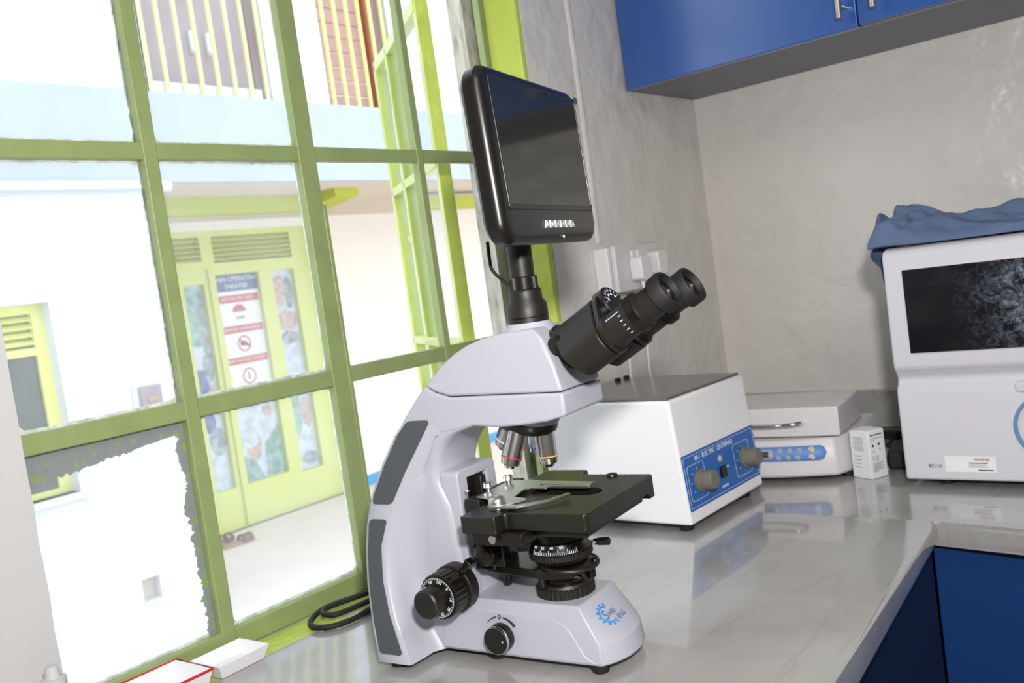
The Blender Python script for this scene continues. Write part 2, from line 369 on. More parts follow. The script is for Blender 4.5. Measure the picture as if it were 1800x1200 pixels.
# ================================================================== ROOM SHELL
WX, WY = 1.911, 0.95          # wall B plane, wall A plane
ZC = 0.90                     # counter top
WL, WR, WT = 0.399, 1.316, 2.12   # window opening
bm = N(); prism(bm, rect(-2.6, WX+0.15, 0, 2.75), (0, WY, 0), X3, Z3, Y3, 0.125, [rect(WL, WR, ZC-0.001, WT)])
wa = struct(link('wall_window', bm, 'wall', smooth=False), 'off-white gloss painted wall around the lime steel window', 'wall')
bm = N(); box(bm, WX, WX+0.15, -2.6, WY, 0, 2.75); struct(link('wall_right', bm, 'wall', smooth=False), 'off-white gloss painted wall behind the analyser', 'wall')
bm = N(); box(bm, -2.75, -2.6, -2.6, WY+0.13, 0, 2.75); struct(link('wall_left', bm, 'wall', smooth=False), 'plain off-white wall behind the photographer', 'wall')
bm = N(); box(bm, -2.75, WX+0.15, -2.75, -2.6, 0, 2.75); struct(link('wall_back', bm, 'wall', smooth=False), 'plain off-white wall opposite the window', 'wall')
bm = N(); box(bm, -2.75, WX+0.15, -2.75, WY+0.13, -0.1, 0); struct(link('floor', bm, 'floor', smooth=False), 'floor of the laboratory', 'floor')
bm = N(); box(bm, -2.75, WX+0.15, -2.75, WY+0.13, 2.75, 2.85); struct(link('ceiling', bm, 'ceil', smooth=False), 'ceiling of the laboratory', 'ceiling')
# grey plaster facing of the wall left of the window
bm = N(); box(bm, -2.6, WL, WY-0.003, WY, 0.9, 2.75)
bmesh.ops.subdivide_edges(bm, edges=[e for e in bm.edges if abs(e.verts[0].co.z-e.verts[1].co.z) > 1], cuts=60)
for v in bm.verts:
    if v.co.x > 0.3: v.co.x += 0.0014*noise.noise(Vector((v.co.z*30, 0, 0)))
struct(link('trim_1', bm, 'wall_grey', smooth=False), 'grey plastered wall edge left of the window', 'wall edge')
# vertical plaster ridge
bm = N(); tube(bm, [(1.462+0.002*math.sin(z*9), WY+0.0085, z) for z in [1.34+0.1*i for i in range(15)]], 0.0125, 16)
struct(link('trim_2', bm, 'wall', smooth=True), 'thin plastered-over conduit ridge running up from the socket', 'trim')
# reveals
bm = N(); prism(bm, [(WR, WY+0.0005), (WR, 1.0), (WR-0.035, 1.003), (WR-0.012, WY+0.001)], (0, 0, ZC), X3, Y3, Z3, WT-ZC)
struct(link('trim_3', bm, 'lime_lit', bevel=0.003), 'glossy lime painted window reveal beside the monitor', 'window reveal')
bm = N()
prof = [(WR-0.001, 1.035), (WR-0.052, 1.034), (WR-0.046, 1.050), (WR-0.043, 1.074), (WR-0.001, 1.079)]
K = 70; rings = []
for i in range(K+1):
    z = ZC-0.05+(WT+0.05-ZC)*i/K; rings.append([])
    for j, (x, y) in enumerate(prof):
        q = 0.0035*noise.noise(Vector((z*25, j*3.1, 0)))+0.002*noise.noise(Vector((z*80, j*7.7, 2)))
        rings[-1].append(bm.verts.new((x+(q if 0 < j < 4 else 0), y+(q if 0 < j < 4 else 0), z)))
for A, B in zip(rings, rings[1:]):
    for k in range(5): bm.faces.new((A[k], B[k], B[(k+1) % 5], A[(k+1) % 5]))
bm.faces.new(rings[0]); bm.faces.new(rings[-1])
struct(link('trim_4', bm, 'peel', smooth=False), 'cracked grey plaster jamb outside the window', 'window jamb')
# sill
bm = N(); box(bm, WL, WR, WY-0.004, 1.0, ZC-0.02, ZC-0.0005)
bmesh.ops.subdivide_edges(bm, edges=bm.edges[:], cuts=3)
struct(link('trim_5', bm, 'lime_lit', smooth=False), 'lime painted window sill behind the worktop', 'sill')

# ================================================================== WINDOW FRAME
win = empty('window_1', (0, 1.0, ZC)); struct(win, 'lime painted steel window of small panes', 'window')
FY0, FY1 = 0.002, 0.014        # relative to the empty
rows = [(0.0, 0.026), (0.287, 0.309), (0.595, 0.615), (0.903, 0.923), (1.196, 1.222)]
def wobble_bar(x0, x1, z0, z1, y0=FY0, y1=FY1, amp=0.0008, seed=0.0):
    bm = N(); L = max(x1-x0, z1-z0); n = max(2, int(L/0.02)); horiz = (x1-x0) > (z1-z0); rings = []
    for i in range(n+1):
        t = i/n; q1 = amp*noise.noise(Vector((t*L*14, seed, 0))); q2 = amp*noise.noise(Vector((t*L*14, seed+9, 4)))
        if horiz:
            x = x0+(x1-x0)*t; pts = [(x, y0, z0+q1), (x, y0, z1+q2), (x, y1, z1+q2), (x, y1, z0+q1)]
        else:
            z = z0+(z1-z0)*t; pts = [(x0+q1, y0, z), (x1+q2, y0, z), (x1+q2, y1, z), (x0+q1, y1, z)]
        rings.append([bm.verts.new(p) for p in pts])
    for A, B in zip(rings, rings[1:]):
        for k in range(4): bm.faces.new((A[k], B[k], B[(k+1) % 4], A[(k+1) % 4]))
    bm.faces.new(rings[0]); bm.faces.new(rings[-1]); return bm
for i, (a, b) in enumerate(rows):
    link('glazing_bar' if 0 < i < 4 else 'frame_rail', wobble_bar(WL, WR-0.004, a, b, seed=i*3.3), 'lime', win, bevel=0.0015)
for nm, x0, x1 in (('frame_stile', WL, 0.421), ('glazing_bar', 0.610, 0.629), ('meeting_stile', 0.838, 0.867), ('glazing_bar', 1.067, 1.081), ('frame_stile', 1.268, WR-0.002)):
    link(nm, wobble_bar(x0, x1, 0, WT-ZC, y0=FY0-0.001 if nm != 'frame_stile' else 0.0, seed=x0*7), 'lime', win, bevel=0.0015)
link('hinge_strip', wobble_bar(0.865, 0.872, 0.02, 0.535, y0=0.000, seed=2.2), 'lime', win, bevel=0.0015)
# glass of the two fixed columns and the narrow edge column
cols = [(0.421, 0.610), (0.629, 0.841)]
rz = [(rows[i][1], rows[i+1][0]) for i in range(4)]
for ci, (x0, x1) in enumerate(cols):
    for ri, (z0, z1) in enumerate(rz):
        bm = N(); box(bm, x0-0.003, x1+0.003, 0.0105, 0.0125, z0-0.003, z1+0.003); link('pane', bm, 'glass', win, smooth=False)
        # ragged putty around the pane: a ring with rounded inner corners
        big = (ci == 0 and ri == 0); sd = ci*5+ri*11
        wl, wr, wb_, wt_ = (0.0045, 0.0020, 0.0035, 0.0020) if not big else (0.001, 0.001, 0.003, 0.001)
        rad = 0.010; per = []
        ix0, ix1, iz0, iz1 = x0+wl, x1-wr, z0+wb_, z1-wt_
        for (cx_, cz_, a0, nx, nz) in ((ix1-rad, iz1-rad, 0, 0, 0), (ix0+rad, iz1-rad, 90, 0, 0), (ix0+rad, iz0+rad, 180, 0, 0), (ix1-rad, iz0+rad, 270, 0, 0)):
            for k in range(7):
                a = R(a0+15*k); per.append((cx_+rad*math.cos(a), cz_+rad*math.sin(a)))
        fine = []
        for k in range(len(per)):
            a, b = Vector(per[k]), Vector(per[(k+1) % len(per)]); m_ = max(1, int((b-a).length/0.0016))
            for q in range(m_): fine.append(a+(b-a)*q/m_)
        mid = Vector(((x0+x1)/2, (z0+z1)/2)); inn = []; out_ = []
        for p_ in fine:
            q = 0.0009*noise.noise(Vector((p_.x*120, p_.y*120, sd))) + 0.0009*noise.noise(Vector((p_.x*500, p_.y*500, sd)))
            dx = min(p_.x-x0, x1-p_.x); dz = min(p_.y-z0, z1-p_.y)
            v_ = Vector(((1 if p_.x < mid.x else -1) if dx < rad*1.2 else 0, (1 if p_.y < mid.y else -1) if dz < rad*1.2 else 0))
            inn.append(p_+v_*q)
            out_.append(Vector((min(max(p_.x+(p_.x-mid.x)*0.2, x0-0.002), x1+0.002) if dx < 0.012 else p_.x, min(max(p_.y+(p_.y-mid.y)*0.2, z0-0.002), z1+0.002) if dz < 0.012 else p_.y)))
        bm = N(); A = [bm.verts.new((p_.x, 0.0130, p_.y)) for p_ in out_]; B = [bm.verts.new((p_.x, 0.0130, p_.y)) for p_ in inn]; D_ = [bm.verts.new((p_.x, 0.0165, p_.y)) for p_ in inn]; n = len(A)
        for k in range(n):
            l = (k+1) % n; bm.faces.new((A[k], A[l], B[l], B[k])); bm.faces.new((B[k], B[l], D_[l], D_[k]))
        link('putty', bm, 'putty', win, smooth=False)
        # weathered edge along the right side of each pane
        bm = N(); A = []; B = []
        wr2 = 0.0022 if not big else 0.011
        for k in range(130):
            z = z0+(z1-z0)*k/129; q = wr2*(1+0.7*noise.noise(Vector((z*30, sd, 1)))+0.5*noise.noise(Vector((z*160, sd, 2)))+0.4*noise.noise(Vector((z*700, sd, 3))))
            A.append(bm.verts.new((x1+0.001, 0.0128, z))); B.append(bm.verts.new((x1-max(q, 0.0002), 0.0128, z)))
        for k in range(129): bm.faces.new((A[k], A[k+1], B[k+1], B[k]))
        link('putty', bm, 'dirt' if big else 'putty_dark', win, smooth=False)
        if big:
            bm = N(); A = []; B = []
            for k in range(150):
                t = k/149; x = x0+(x1-x0)*t; q = (0.034-0.020*t)*(1+0.10*noise.noise(Vector((t*9, 3, 1)))+0.09*noise.noise(Vector((t*40, 5, 2)))+0.05*noise.noise(Vector((t*150, 1, 3))))
                A.append(bm.verts.new((x, 0.0129, z1+0.001))); B.append(bm.verts.new((x, 0.0129, z1-q)))
            for k in range(149): bm.faces.new((A[k], A[k+1], B[k+1], B[k]))
            link('putty', bm, 'dirt', win, smooth=False)

# open casement, hinged on the right jamb and swung outwards
AZ = R(56); sash = empty('open_casement', (1.262, 1.125, ZC), AZ)
tag(sash, 'lime steel casement swung open outside the window, left of the cracked jamb', 'window sash')
SW = 0.44
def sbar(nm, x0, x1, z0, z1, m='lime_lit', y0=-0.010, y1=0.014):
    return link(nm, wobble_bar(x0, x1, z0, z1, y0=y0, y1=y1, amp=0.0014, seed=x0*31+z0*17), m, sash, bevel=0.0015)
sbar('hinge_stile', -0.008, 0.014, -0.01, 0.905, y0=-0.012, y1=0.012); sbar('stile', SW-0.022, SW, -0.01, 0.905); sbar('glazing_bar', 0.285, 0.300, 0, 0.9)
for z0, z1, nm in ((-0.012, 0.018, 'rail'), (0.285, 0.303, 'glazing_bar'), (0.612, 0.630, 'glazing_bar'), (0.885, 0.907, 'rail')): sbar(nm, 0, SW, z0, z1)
for x0, x1 in ((0.018, 0.285), (0.300, SW-0.022)):
    for z0, z1 in ((0.018, 0.285), (0.303, 0.612), (0.630, 0.885)):
        bm = N(); box(bm, x0-0.002, x1+0.002, 0.006, 0.009, z0-0.002, z1+0.002); link('pane', bm, 'glass_clear', sash, smooth=False)
bm = N(); lathe(bm, (SW-0.012, -0.018, 0.505), (0, 0, 1), [(0, 0.004), (0.004, 0.016), (0.016, 0.018), (0.024, 0.008), (0.026, 0.0)], 12); box(bm, SW-0.05, SW+0.03, -0.024, -0.012, 0.510, 0.522)
hd = link('handle', bm, 'bar_yellow', sash, bevel=0.001)
bm = N(); tube(bm, smooth_path([(SW-0.012, -0.022, 0.505), (SW-0.004, -0.024, 0.45), (SW-0.03, -0.026, 0.40), (SW-0.08, -0.026, 0.37)]), 0.0022, 6); link('cord', bm, 'bar_yellow', hd)

# ================================================================== OUTSIDE
def sc(x, z): return (x*0.9615, 1.3+(z-1.3)*0.9615)
bm = N(); box(bm, -6, 14, 1.09, 12, -0.70, -0.52); g = link('courtyard_ground', bm, 'paving', smooth=False); struct(g, 'pale screed courtyard floor outside', 'ground')
FY = 5.0
wx0, wz0 = 1.35, 0.493; wx1, wz1 = 2.362, 1.515
bm = N(); prism(bm, [(-6, -0.6), (3.005, -0.6), (3.005, 2.13), (-6, 2.13)], (0, FY, 0), X3, Z3, Y3, 0.25,
                [rect(wx0, wx1, wz0, wz1), rect(2.607, 2.717, -0.215, -0.085)])
ow = link('outer_wall_white', bm, 'out_white', smooth=False); struct(ow, 'white rendered wall across the courtyard', 'wall')
bm = N(); box(bm, 2.60, 2.725, FY+0.06, FY+0.07, -0.23, -0.07); link('niche_back', bm, 'pink', ow, smooth=False)
bm = N(); box(bm, 2.755, 3.005, FY+0.25, 7.0, -0.6, 2.13); struct(link('outer_wall_side', bm, 'out_white', smooth=False), 'side wall of the porch', 'wall')
bm = N(); box(bm, 2.60, 2.722, FY-0.012, FY+0.03, -0.232, -0.217); link('niche_sill', bm, 'out_white', ow, smooth=False)
# white-wall window
ww = empty('window_2', (0, FY+0.11, 0)); struct(ww, 'yellow framed window with louvres in the white wall outside', 'window')
for nm, a, b, c, d in (('frame_stile', wx1-0.062, wx1, wz0, wz1), ('frame_rail', wx0, wx1, wz1-0.05, wz1), ('frame_rail', wx0, wx1, 1.245, 1.285), ('frame_rail', wx0, wx1, wz0, wz0+0.03), ('frame_stile', 1.70, 1.745, wz0, wz1), ('frame_stile', wx0, wx0+0.06, wz0, wz1)):
    e_ = 0.0 if nm == 'frame_stile' else 0.0015
    a2, b2 = (a, b) if nm == 'frame_stile' else (a+0.0585, b-0.0605)
    bm = N(); box(bm, a2, b2, -0.02+e_, 0.02-e_, c, d); link(nm, bm, 'yellow', ww, smooth=False)
for k in range(4):
    mt = Matrix.Translation((0, 0, 1.315+0.042*k)) @ Matrix.Rotation(R(35), 4, 'X')
    bm = N(); box(bm, wx0+0.05, wx1-0.06, -0.018, 0.018, -0.004, 0.004, mt); link('louvre_slat', bm, 'yellow', ww, smooth=False)
bm = N(); box(bm, wx0, wx1, 0.005, 0.012, wz0, 1.25); link('pane', bm, 'dark_pane', ww, smooth=False)
bm = N(); box(bm, wx0, wx1, 0.03, 0.04, 1.27, wz1); link('louvre_back', bm, 'louver', ww, smooth=False)
bm = N(); box(bm, wx0-0.04, wx1+0.05, -0.15, 0.0, wz0-0.03, wz0); link('sill', bm, 'out_white', ww, smooth=False)
# meter box
mb = empty('meter_box', (2.818, FY, 0.81)); tag(mb, 'small grey-brown switch box on a white backplate on the outside white wall', 'switch box')
bm = N(); box(bm, -0.085, 0.085, -0.02, 0.0, 0, 0.19); link('backplate', bm, 'out_white', mb, bevel=0.004)
bm = N(); box(bm, -0.055, 0.072, -0.05, -0.02, 0.028, 0.172); link('cover', bm, 'meter', mb, bevel=0.004)
bm = N(); box(bm, -0.02, 0.04, -0.058, -0.05, 0.085, 0.11); link('switch', bm, 'tan', mb, bevel=0.002)
# gutter pipe
bm = N(); tube(bm, [(-3, FY-0.055, 2.117), (3.07, FY-0.055, 2.117)], 0.024, 14); cyl(bm, (3.04, FY-0.055, 2.117), (3.15, FY-0.05, 2.105), 0.030, 12)
tag(link('gutter_pipe', bm, 'out_white'), 'white horizontal pipe under the pale blue band of the building outside', 'pipe')
# blue band slab + upper storey
bm = N(); box(bm, -6, 11, FY-0.03, FY+0.02, 2.135, 2.665); sl = link('slab_edge', bm, 'band', smooth=False); struct(sl, 'pale blue painted slab edge of the upper storey', 'slab')
bm = N(); box(bm, -6, 11, FY+0.02, 7.3, 2.138, 2.4); struct(link('porch_ceiling', bm, 'pink', smooth=False), 'cream ceiling of the porch', 'ceiling')
u1 = (3.155, 4.045, 2.668, 4.1); u2 = (4.53, 5.22, 2.668, 4.1)
bm = N(); prism(bm, rect(-6, 11, 2.665, 5.2), (0, FY, 0), X3, Z3, Y3, 0.25, [rect(*u1), rect(*u2)])
struct(link('outer_wall_upper', bm, 'out_white', smooth=False), 'white wall of the upper storey outside', 'wall')
def upper_window(nm, u, label, kind):
    o = empty(nm, (0, FY, 0)); struct(o, label, 'window')
    x0, x1, z0, z1 = u
    if kind == 1:
        for a, b in ((x0+0.05, (x0+x1)/2+0.10), ((x0+x1)/2+0.106, x1-0.075)):
            bm = N(); box(bm, a, b, 0.10, 0.13, z0, z1); link('door_panel', bm, 'brown', o, bevel=0.003)
        bm = N(); box(bm, x1-0.075, x1, 0.06, 0.13, z0, z1); link('door_frame', bm, 'brown_dark', o, bevel=0.003)
        bm = N(); box(bm, x0, x0+0.05, 0.06, 0.13, z0, z1); link('door_frame', bm, 'wood', o, bevel=0.003)
        bm = N(); box(bm, x0+0.05, x1-0.06, 0.03, 0.05, z0, z0+0.075); link('kick_board', bm, 'out_white', o, smooth=False)
        for hx in (3.548, 3.668):
            bm = N(); box(bm, hx-0.012, hx+0.012, 0.075, 0.10, 2.965, 3.09); cyl(bm, (hx, 0.06, 2.955), (hx, 0.10, 2.955), 0.012, 10); link('door_handle', bm, 'out_white', o, bevel=0.003)
        xs = [3.162+0.1215*k for k in range(8)]
    else:
        for k in range(14):
            bm = N(); box(bm, x0+0.045, x1-0.18, 0.10, 0.125, z0+0.103*k+0.004, z0+0.103*(k+1)-0.004); link('wood_panel', bm, 'wood', o, bevel=0.002)
        bm = N(); box(bm, x1-0.18, x1-0.10, 0.05, 0.13, z0, z1); link('post', bm, 'wood_orange', o, bevel=0.003)
        bm = N(); box(bm, x1-0.10, x1, 0.08, 0.13, z0, z1); link('post', bm, 'brown', o, bevel=0.003)
        bm = N(); box(bm, x0, x0+0.045, 0.05, 0.13, z0, z1); link('post', bm, 'pink', o, bevel=0.003)
        xs = [4.585+0.1165*k for k in range(6)]
    for k, x in enumerate(xs):
        wd = 0.022 if (kind == 1 and k == 0) else 0.010
        bm = N(); box(bm, x-wd, x+wd, 0.0, 0.02, z0, z1); link('bar', bm, 'bar_yellow', o, smooth=False)
upper_window('window_3', u1, 'barred upper window with brown double door, behind the left panes', 1)
upper_window('window_4', u2, 'barred upper window with reddish board panels, left of the open casement', 2)
# porch beams
bm = N(); box(bm, 3.0, 4.74, 5.60, 5.75, 2.02, 2.14); struct(link('porch_beam', bm, 'out_green', smooth=False), 'lime painted beam across the porch ceiling', 'beam')
bm = N(); vs = [bm.verts.new(p) for p in ((4.72, 5.75, 2.14), (4.72, 5.75, 2.02), (4.72, 5.3, 2.075), (4.72, 5.3, 2.14), (4.95, 5.75, 2.14), (4.95, 5.75, 2.02), (4.95, 5.3, 2.075), (4.95, 5.3, 2.14))]
for f in ((0, 1, 2, 3), (4, 7, 6, 5), (0, 4, 5, 1), (1, 5, 6, 2), (2, 6, 7, 3), (0, 3, 7, 4)): bm.faces.new([vs[i] for i in f])
struct(link('porch_beam', bm, 'out_green', smooth=False), 'lime haunched beam running towards the theatre door', 'beam')
bm = N(); box(bm, 5.9, 11, 5.60, 5.75, 1.99, 2.09); struct(link('porch_beam', bm, 'out_green', smooth=False), 'lime beam end seen through the open casement', 'beam')
# door wall
bm = N(); prism(bm, rect(2.7, 11, -0.6, 2.15), (0, 7.0, 0), X3, Z3, Y3, 0.25, [rect(4.26, 5.86, -0.52, 2.06)])
struct(link('outer_wall_cream', bm, 'cream', smooth=False), 'cream porch wall beside the theatre door', 'wall')
bm = N(); box(bm, 5.98, 11, 6.975, 7.0, -0.52, -0.42); struct(link('baseboard_outer', bm, 'skirt', smooth=False), 'blue painted skirting of the cream porch wall', 'skirting')
bm = N(); box(bm, 5.86, 5.98, 6.96, 7.0, -0.52, 2.06); struct(link('trim_6', bm, 'yellow', smooth=False), 'pale yellow pilaster beside the theatre door', 'trim')
dr = empty('door_1', (0, 7.04, -0.52)); struct(dr, 'lime yellow theatre door with posters and a louvred top', 'door')
H = 2.58
bm = N(); prism(bm, rect(4.26, 5.86, 0, H), (0, 0, 0), X3, Z3, Y3, 0.05,
   [rect(4.455, 4.655, 0.36, 2.13), rect(4.775, 5.225, 0.36, 1.03), rect(4.775, 5.225, 1.10, 2.195), rect(5.37, 5.62, 0.32, 2.19), rect(4.37, 4.67, 2.32, 2.53), rect(4.79, 5.63, 2.30, 2.53)])
link('door_frame', bm, 'out_yellow', dr, smooth=False)
bm = N(); box(bm, 4.70, 4.735, -0.02, 0.0, 0.02, 2.25); link('meeting_strip', bm, 'out_yellow', dr, smooth=False)
for x0, x1 in ((4.37, 4.67), (4.79, 5.63)):
    for k in range(5):
        bm = N(); box(bm, x0, x1, -0.02, 0.02, -0.003, 0.003, Matrix.Translation((0, 0.02, 2.335+0.042*k)) @ Matrix.Rotation(R(40), 4, 'X')); link('louvre_slat', bm, 'out_yellow', dr, smooth=False)
bm = N(); box(bm, 4.3, 5.8, 0.052, 0.06, 2.28, 2.56); link('louvre_back', bm, 'louver', dr, smooth=False)
bm = N(); box(bm, 4.3, 5.8, 0.052, 0.062, 0.3, 2.25); link('poster_board', bm, 'p_pale', dr, smooth=False)
def patch(poly, m, y=0.050, name='poster_print'):
    bm = N(); prism(bm, poly, (0, y, 0), X3, Z3, Y3, -0.001); return link(name, bm, m, dr, smooth=False)
def blob(cx, cz, rx, rz_, m, y, seed=1.0):
    patch([(cx+rx*math.cos(a)*(1+0.25*noise.noise(Vector((math.cos(a)*2, math.sin(a)*2, seed)))), cz+rz_*math.sin(a)*(1+0.25*noise.noise(Vector((math.cos(a)*2, math.sin(a)*2, seed+5))))) for a in [2*math.pi*k/18 for k in range(18)]], m, y)
# left pane poster: figures in green and blue gowns
patch(rect(4.455, 4.655, 0.36, 2.13), 'p_pale', 0.051); patch([(4.46, 1.62), (4.60, 1.60), (4.62, 2.1), (4.46, 2.12)], 'p_teal', 0.049); patch([(4.58, 1.56), (4.65, 1.5), (4.65, 2.12), (4.60, 2.1)], 'p_grey', 0.048)
patch([(4.46, 1.05), (4.60, 1.12), (4.57, 1.40), (4.46, 1.42)], 'p_blue', 0.049); patch([(4.46, 1.02), (4.60, 1.16), (4.64, 1.28), (4.60, 1.26), (4.46, 1.1)], 'p_skin', 0.047); blob(4.60, 1.42, 0.05, 0.12, 'p_grey', 0.048)
blob(4.53, 0.95, 0.06, 0.09, 'p_blue', 0.049); blob(4.58, 0.78, 0.08, 0.12, 'p_grey', 0.048)
# lower centre poster: surgeon in cap and mask
patch(rect(4.775, 5.225, 0.36, 1.03), 'p_pale', 0.051); blob(4.93, 0.66, 0.085, 0.13, 'p_skin', 0.049); blob(4.90, 0.72, 0.09, 0.07, 'p_pale', 0.048, 3); patch([(4.78, 0.36), (5.0, 0.36), (4.93, 0.52), (4.78, 0.62)], 'p_teal', 0.048); patch([(5.03, 0.37), (5.22, 0.37), (5.22, 0.82), (5.05, 0.66)], 'p_teal', 0.048); blob(4.98, 0.93, 0.08, 0.05, 'p_pale', 0.049, 8); blob(5.12, 0.95, 0.05, 0.05, 'p_skin', 0.048, 2)
# right pane poster
patch(rect(5.37, 5.62, 0.32, 2.19), 'p_pale', 0.051); blob(5.46, 2.0, 0.08, 0.14, 'p_skin', 0.049); blob(5.56, 1.98, 0.05, 0.16, 'p_grey', 0.048, 4); blob(5.50, 1.72, 0.11, 0.10, 'p_skin', 0.048, 2); blob(5.50, 1.56, 0.11, 0.06, 'p_grey', 0.047, 6); blob(5.44, 0.92, 0.05, 0.28, 'p_teal', 0.049, 5); blob(5.55, 0.85, 0.06, 0.14, 'p_skin', 0.048, 2); blob(5.52, 0.42, 0.09, 0.06, 'p_grey', 0.048, 7)
# the sign
bm = N(); box(bm, 4.775, 5.225, 0.044, 0.051, 1.10, 2.195); sg = link('sign_board', bm, 'white', dr, smooth=False)
def spatch(poly, m, y=0.044): 
    bm = N(); prism(bm, poly, (0, y, 0), X3, Z3, Y3, -0.001); return link('sign_print', bm, m, sg, smooth=False)
spatch(rect(4.775, 5.225, 2.045, 2.195), 'sign_blue')
for z0, z1 in ((1.945, 2.01), (1.675, 1.74), (1.40, 1.462)): spatch(rect(4.78, 5.215, z0, z1), 'sign_red')
text('MAIN OPERATING', 0.058, (5.0, 0.042, 2.15), X3, Z3, 'white', sg, align='CENTER'); text('THEATER', 0.058, (5.0, 0.042, 2.085), X3, Z3, 'white', sg, align='CENTER')
for t_, z in (('RESTRICTED AREA', 1.977), ('REMOVE YOUR SHOES', 1.707), ('KEEP DOORS CLOSED', 1.431)): text(t_, 0.041, (4.998, 0.042, z), X3, Z3, 'white', sg, align='CENTER')
for z in (1.575, 1.285):
    bm = N(); prism(bm, circ(4.995, z, 0.072), (0, 0.044, 0), X3, Z3, Y3, -0.001, [circ(4.995, z, 0.058)]); link('sign_print', bm, 'sign_red', sg, smooth=False)
spatch([(4.955, 1.60), (5.0, 1.60), (5.045, 1.56), (5.045, 1.55), (4.955, 1.56)], 'ink'); spatch([(4.945, 1.61), (5.035, 1.535), (5.045, 1.545), (4.955, 1.62)], 'sign_red', 0.043)
spatch([(4.985, 1.25), (4.995, 1.25), (5.0, 1.32), (4.985, 1.325)], 'ink')
spatch([(4.995+0.07*math.cos(R(a)), 1.86+0.065*math.sin(R(a))) for a in range(0, 181, 15)], 'sign_red'); spatch([(4.995+0.07*math.cos(R(a)), 1.85+0.065*math.sin(R(a))) for a in range(180, 361, 15)], 'mark'); spatch(rect(4.95, 5.04, 1.795, 1.82), 'grey_ink', 0.043)
# sandals
def sandal(x, y, a, label):
    o = empty('sandal', (x, y, -0.52), a); tag(o, label, 'shoe', 'sandals left outside the theatre door')
    out = [(0.14, 0.0), (0.12, 0.045), (0.03, 0.05), (-0.08, 0.036), (-0.13, 0.02), (-0.135, -0.02), (-0.08, -0.036), (0.03, -0.042), (0.12, -0.035)]
    bm = N(); prism(bm, out, (0, 0, 0), X3, Y3, Z3, 0.028); link('sole', bm, 'tan', o, bevel=0.006)
    for k in (0.02, 0.085):
        bm = N(); pts = [(k, 0.05*math.cos(t), 0.02+0.055*math.sin(t)) for t in [math.pi*i/10 for i in range(11)]]
        for q in range(10):
            a_, b_ = Vector(pts[q]), Vector(pts[q+1]); v = [bm.verts.new(p) for p in (a_, b_, b_+Vector((0.04, 0, -0.008)), a_+Vector((0.04, 0, 0)))]; bm.faces.new(v)
        link('strap', bm, 'tan2', o, solid=0.004)
sandal(4.22, 6.74, R(14), 'tan sandal outside the theatre door, the left one of the pair'); sandal(4.28, 6.58, R(-4), 'tan sandal outside the theatre door, the right one of the pair')

# ================================================================== WORKTOP, CABINETS, SPLASHBACK
TH = 0.034
def slab(nm, poly, z0, z1, m, label, cat, front):
    bm = N(); prism(bm, poly, (0, 0, z0), X3, Y3, Z3, z1-z0); es = []
    for k in front:
        a, b = Vector(poly[k]), Vector(poly[(k+1) % len(poly)])
        for e in bm.edges:
            p_, q_ = e.verts[0].co, e.verts[1].co
            if abs(p_.z-q_.z) < 1e-6 and ((p_.xy-a).length < 1e-5 and (q_.xy-b).length < 1e-5 or (p_.xy-b).length < 1e-5 and (q_.xy-a).length < 1e-5): es.append(e)
    bmesh.ops.bevel(bm, geom=es, offset=0.0125, segments=5, affect='EDGES', profile=0.5)
    return tag(link(nm, bm, m), label, cat)
slab('worktop', [(-0.9, WY-0.0045), (-0.9, 0.19), (0.79, 0.327), (1.288, 0.366), (1.2895, WY-0.0045)], ZC-TH, ZC, 'marble', 'pale marble worktop slab under the microscope and along the window', 'worktop', (1, 2))
slab('worktop', [(1.2903, WY-0.0045), (1.289, 0.366), (1.272, 0.245), (1.235, -0.9), (WX-0.001, -0.9), (WX-0.001, WY-0.0045)], ZC-TH, ZC-0.0003, 'marble', 'pale marble worktop slab under the analyser along the right wall', 'worktop', (1, 2))
bm = N(); box(bm, WX-0.018, WX-0.0005, -0.9, WY-0.02, ZC+0.0005, 0.977); tag(link('splashback', bm, 'marble', bevel=0.002), 'low marble splashback on the right wall behind the white analyser', 'splashback')
# base cabinets
bc = empty('base_cabinet', (0.2, 0.635, 0.0)); tag(bc, 'blue base cabinet under the window worktop, shade put into its colour', 'cabinet')
bm = N(); box(bm, -1.1, 1.108, -0.235, 0.30, 0.08, ZC-TH-0.001); link('carcass', bm, 'blue_deep_shade', bc, smooth=False)
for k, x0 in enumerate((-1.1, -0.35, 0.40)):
    bm = N(); prism(bm, [(x0, -0.255), (x0+0.70, -0.255), (x0+0.70, -0.236), (x0, -0.236)], (0, 0, 0.1), X3, Y3, Z3, 0.755); d = link('door', bm, 'blue_deep_shade', bc, bevel=0.002)
    bm = N(); tube(bm, [(x0+0.06, -0.280, 0.66), (x0+0.06, -0.280, 0.80)], 0.006, 10); cyl(bm, (x0+0.06, -0.280, 0.68), (x0+0.06, -0.255, 0.68), 0.004, 8); cyl(bm, (x0+0.06, -0.280, 0.78), (x0+0.06, -0.255, 0.78), 0.004, 8); link('handle', bm, 'steel', d)
bc = empty('base_cabinet', (1.31, 0.385, 0.0)); tag(bc, 'blue base cabinet below the worktop at lower right', 'cabinet')
bm = N(); box(bm, 0.02, 0.58, -1.2, 0.0, 0.08, ZC-TH-0.001); link('carcass', bm, 'blue_deep_shade', bc, smooth=False)
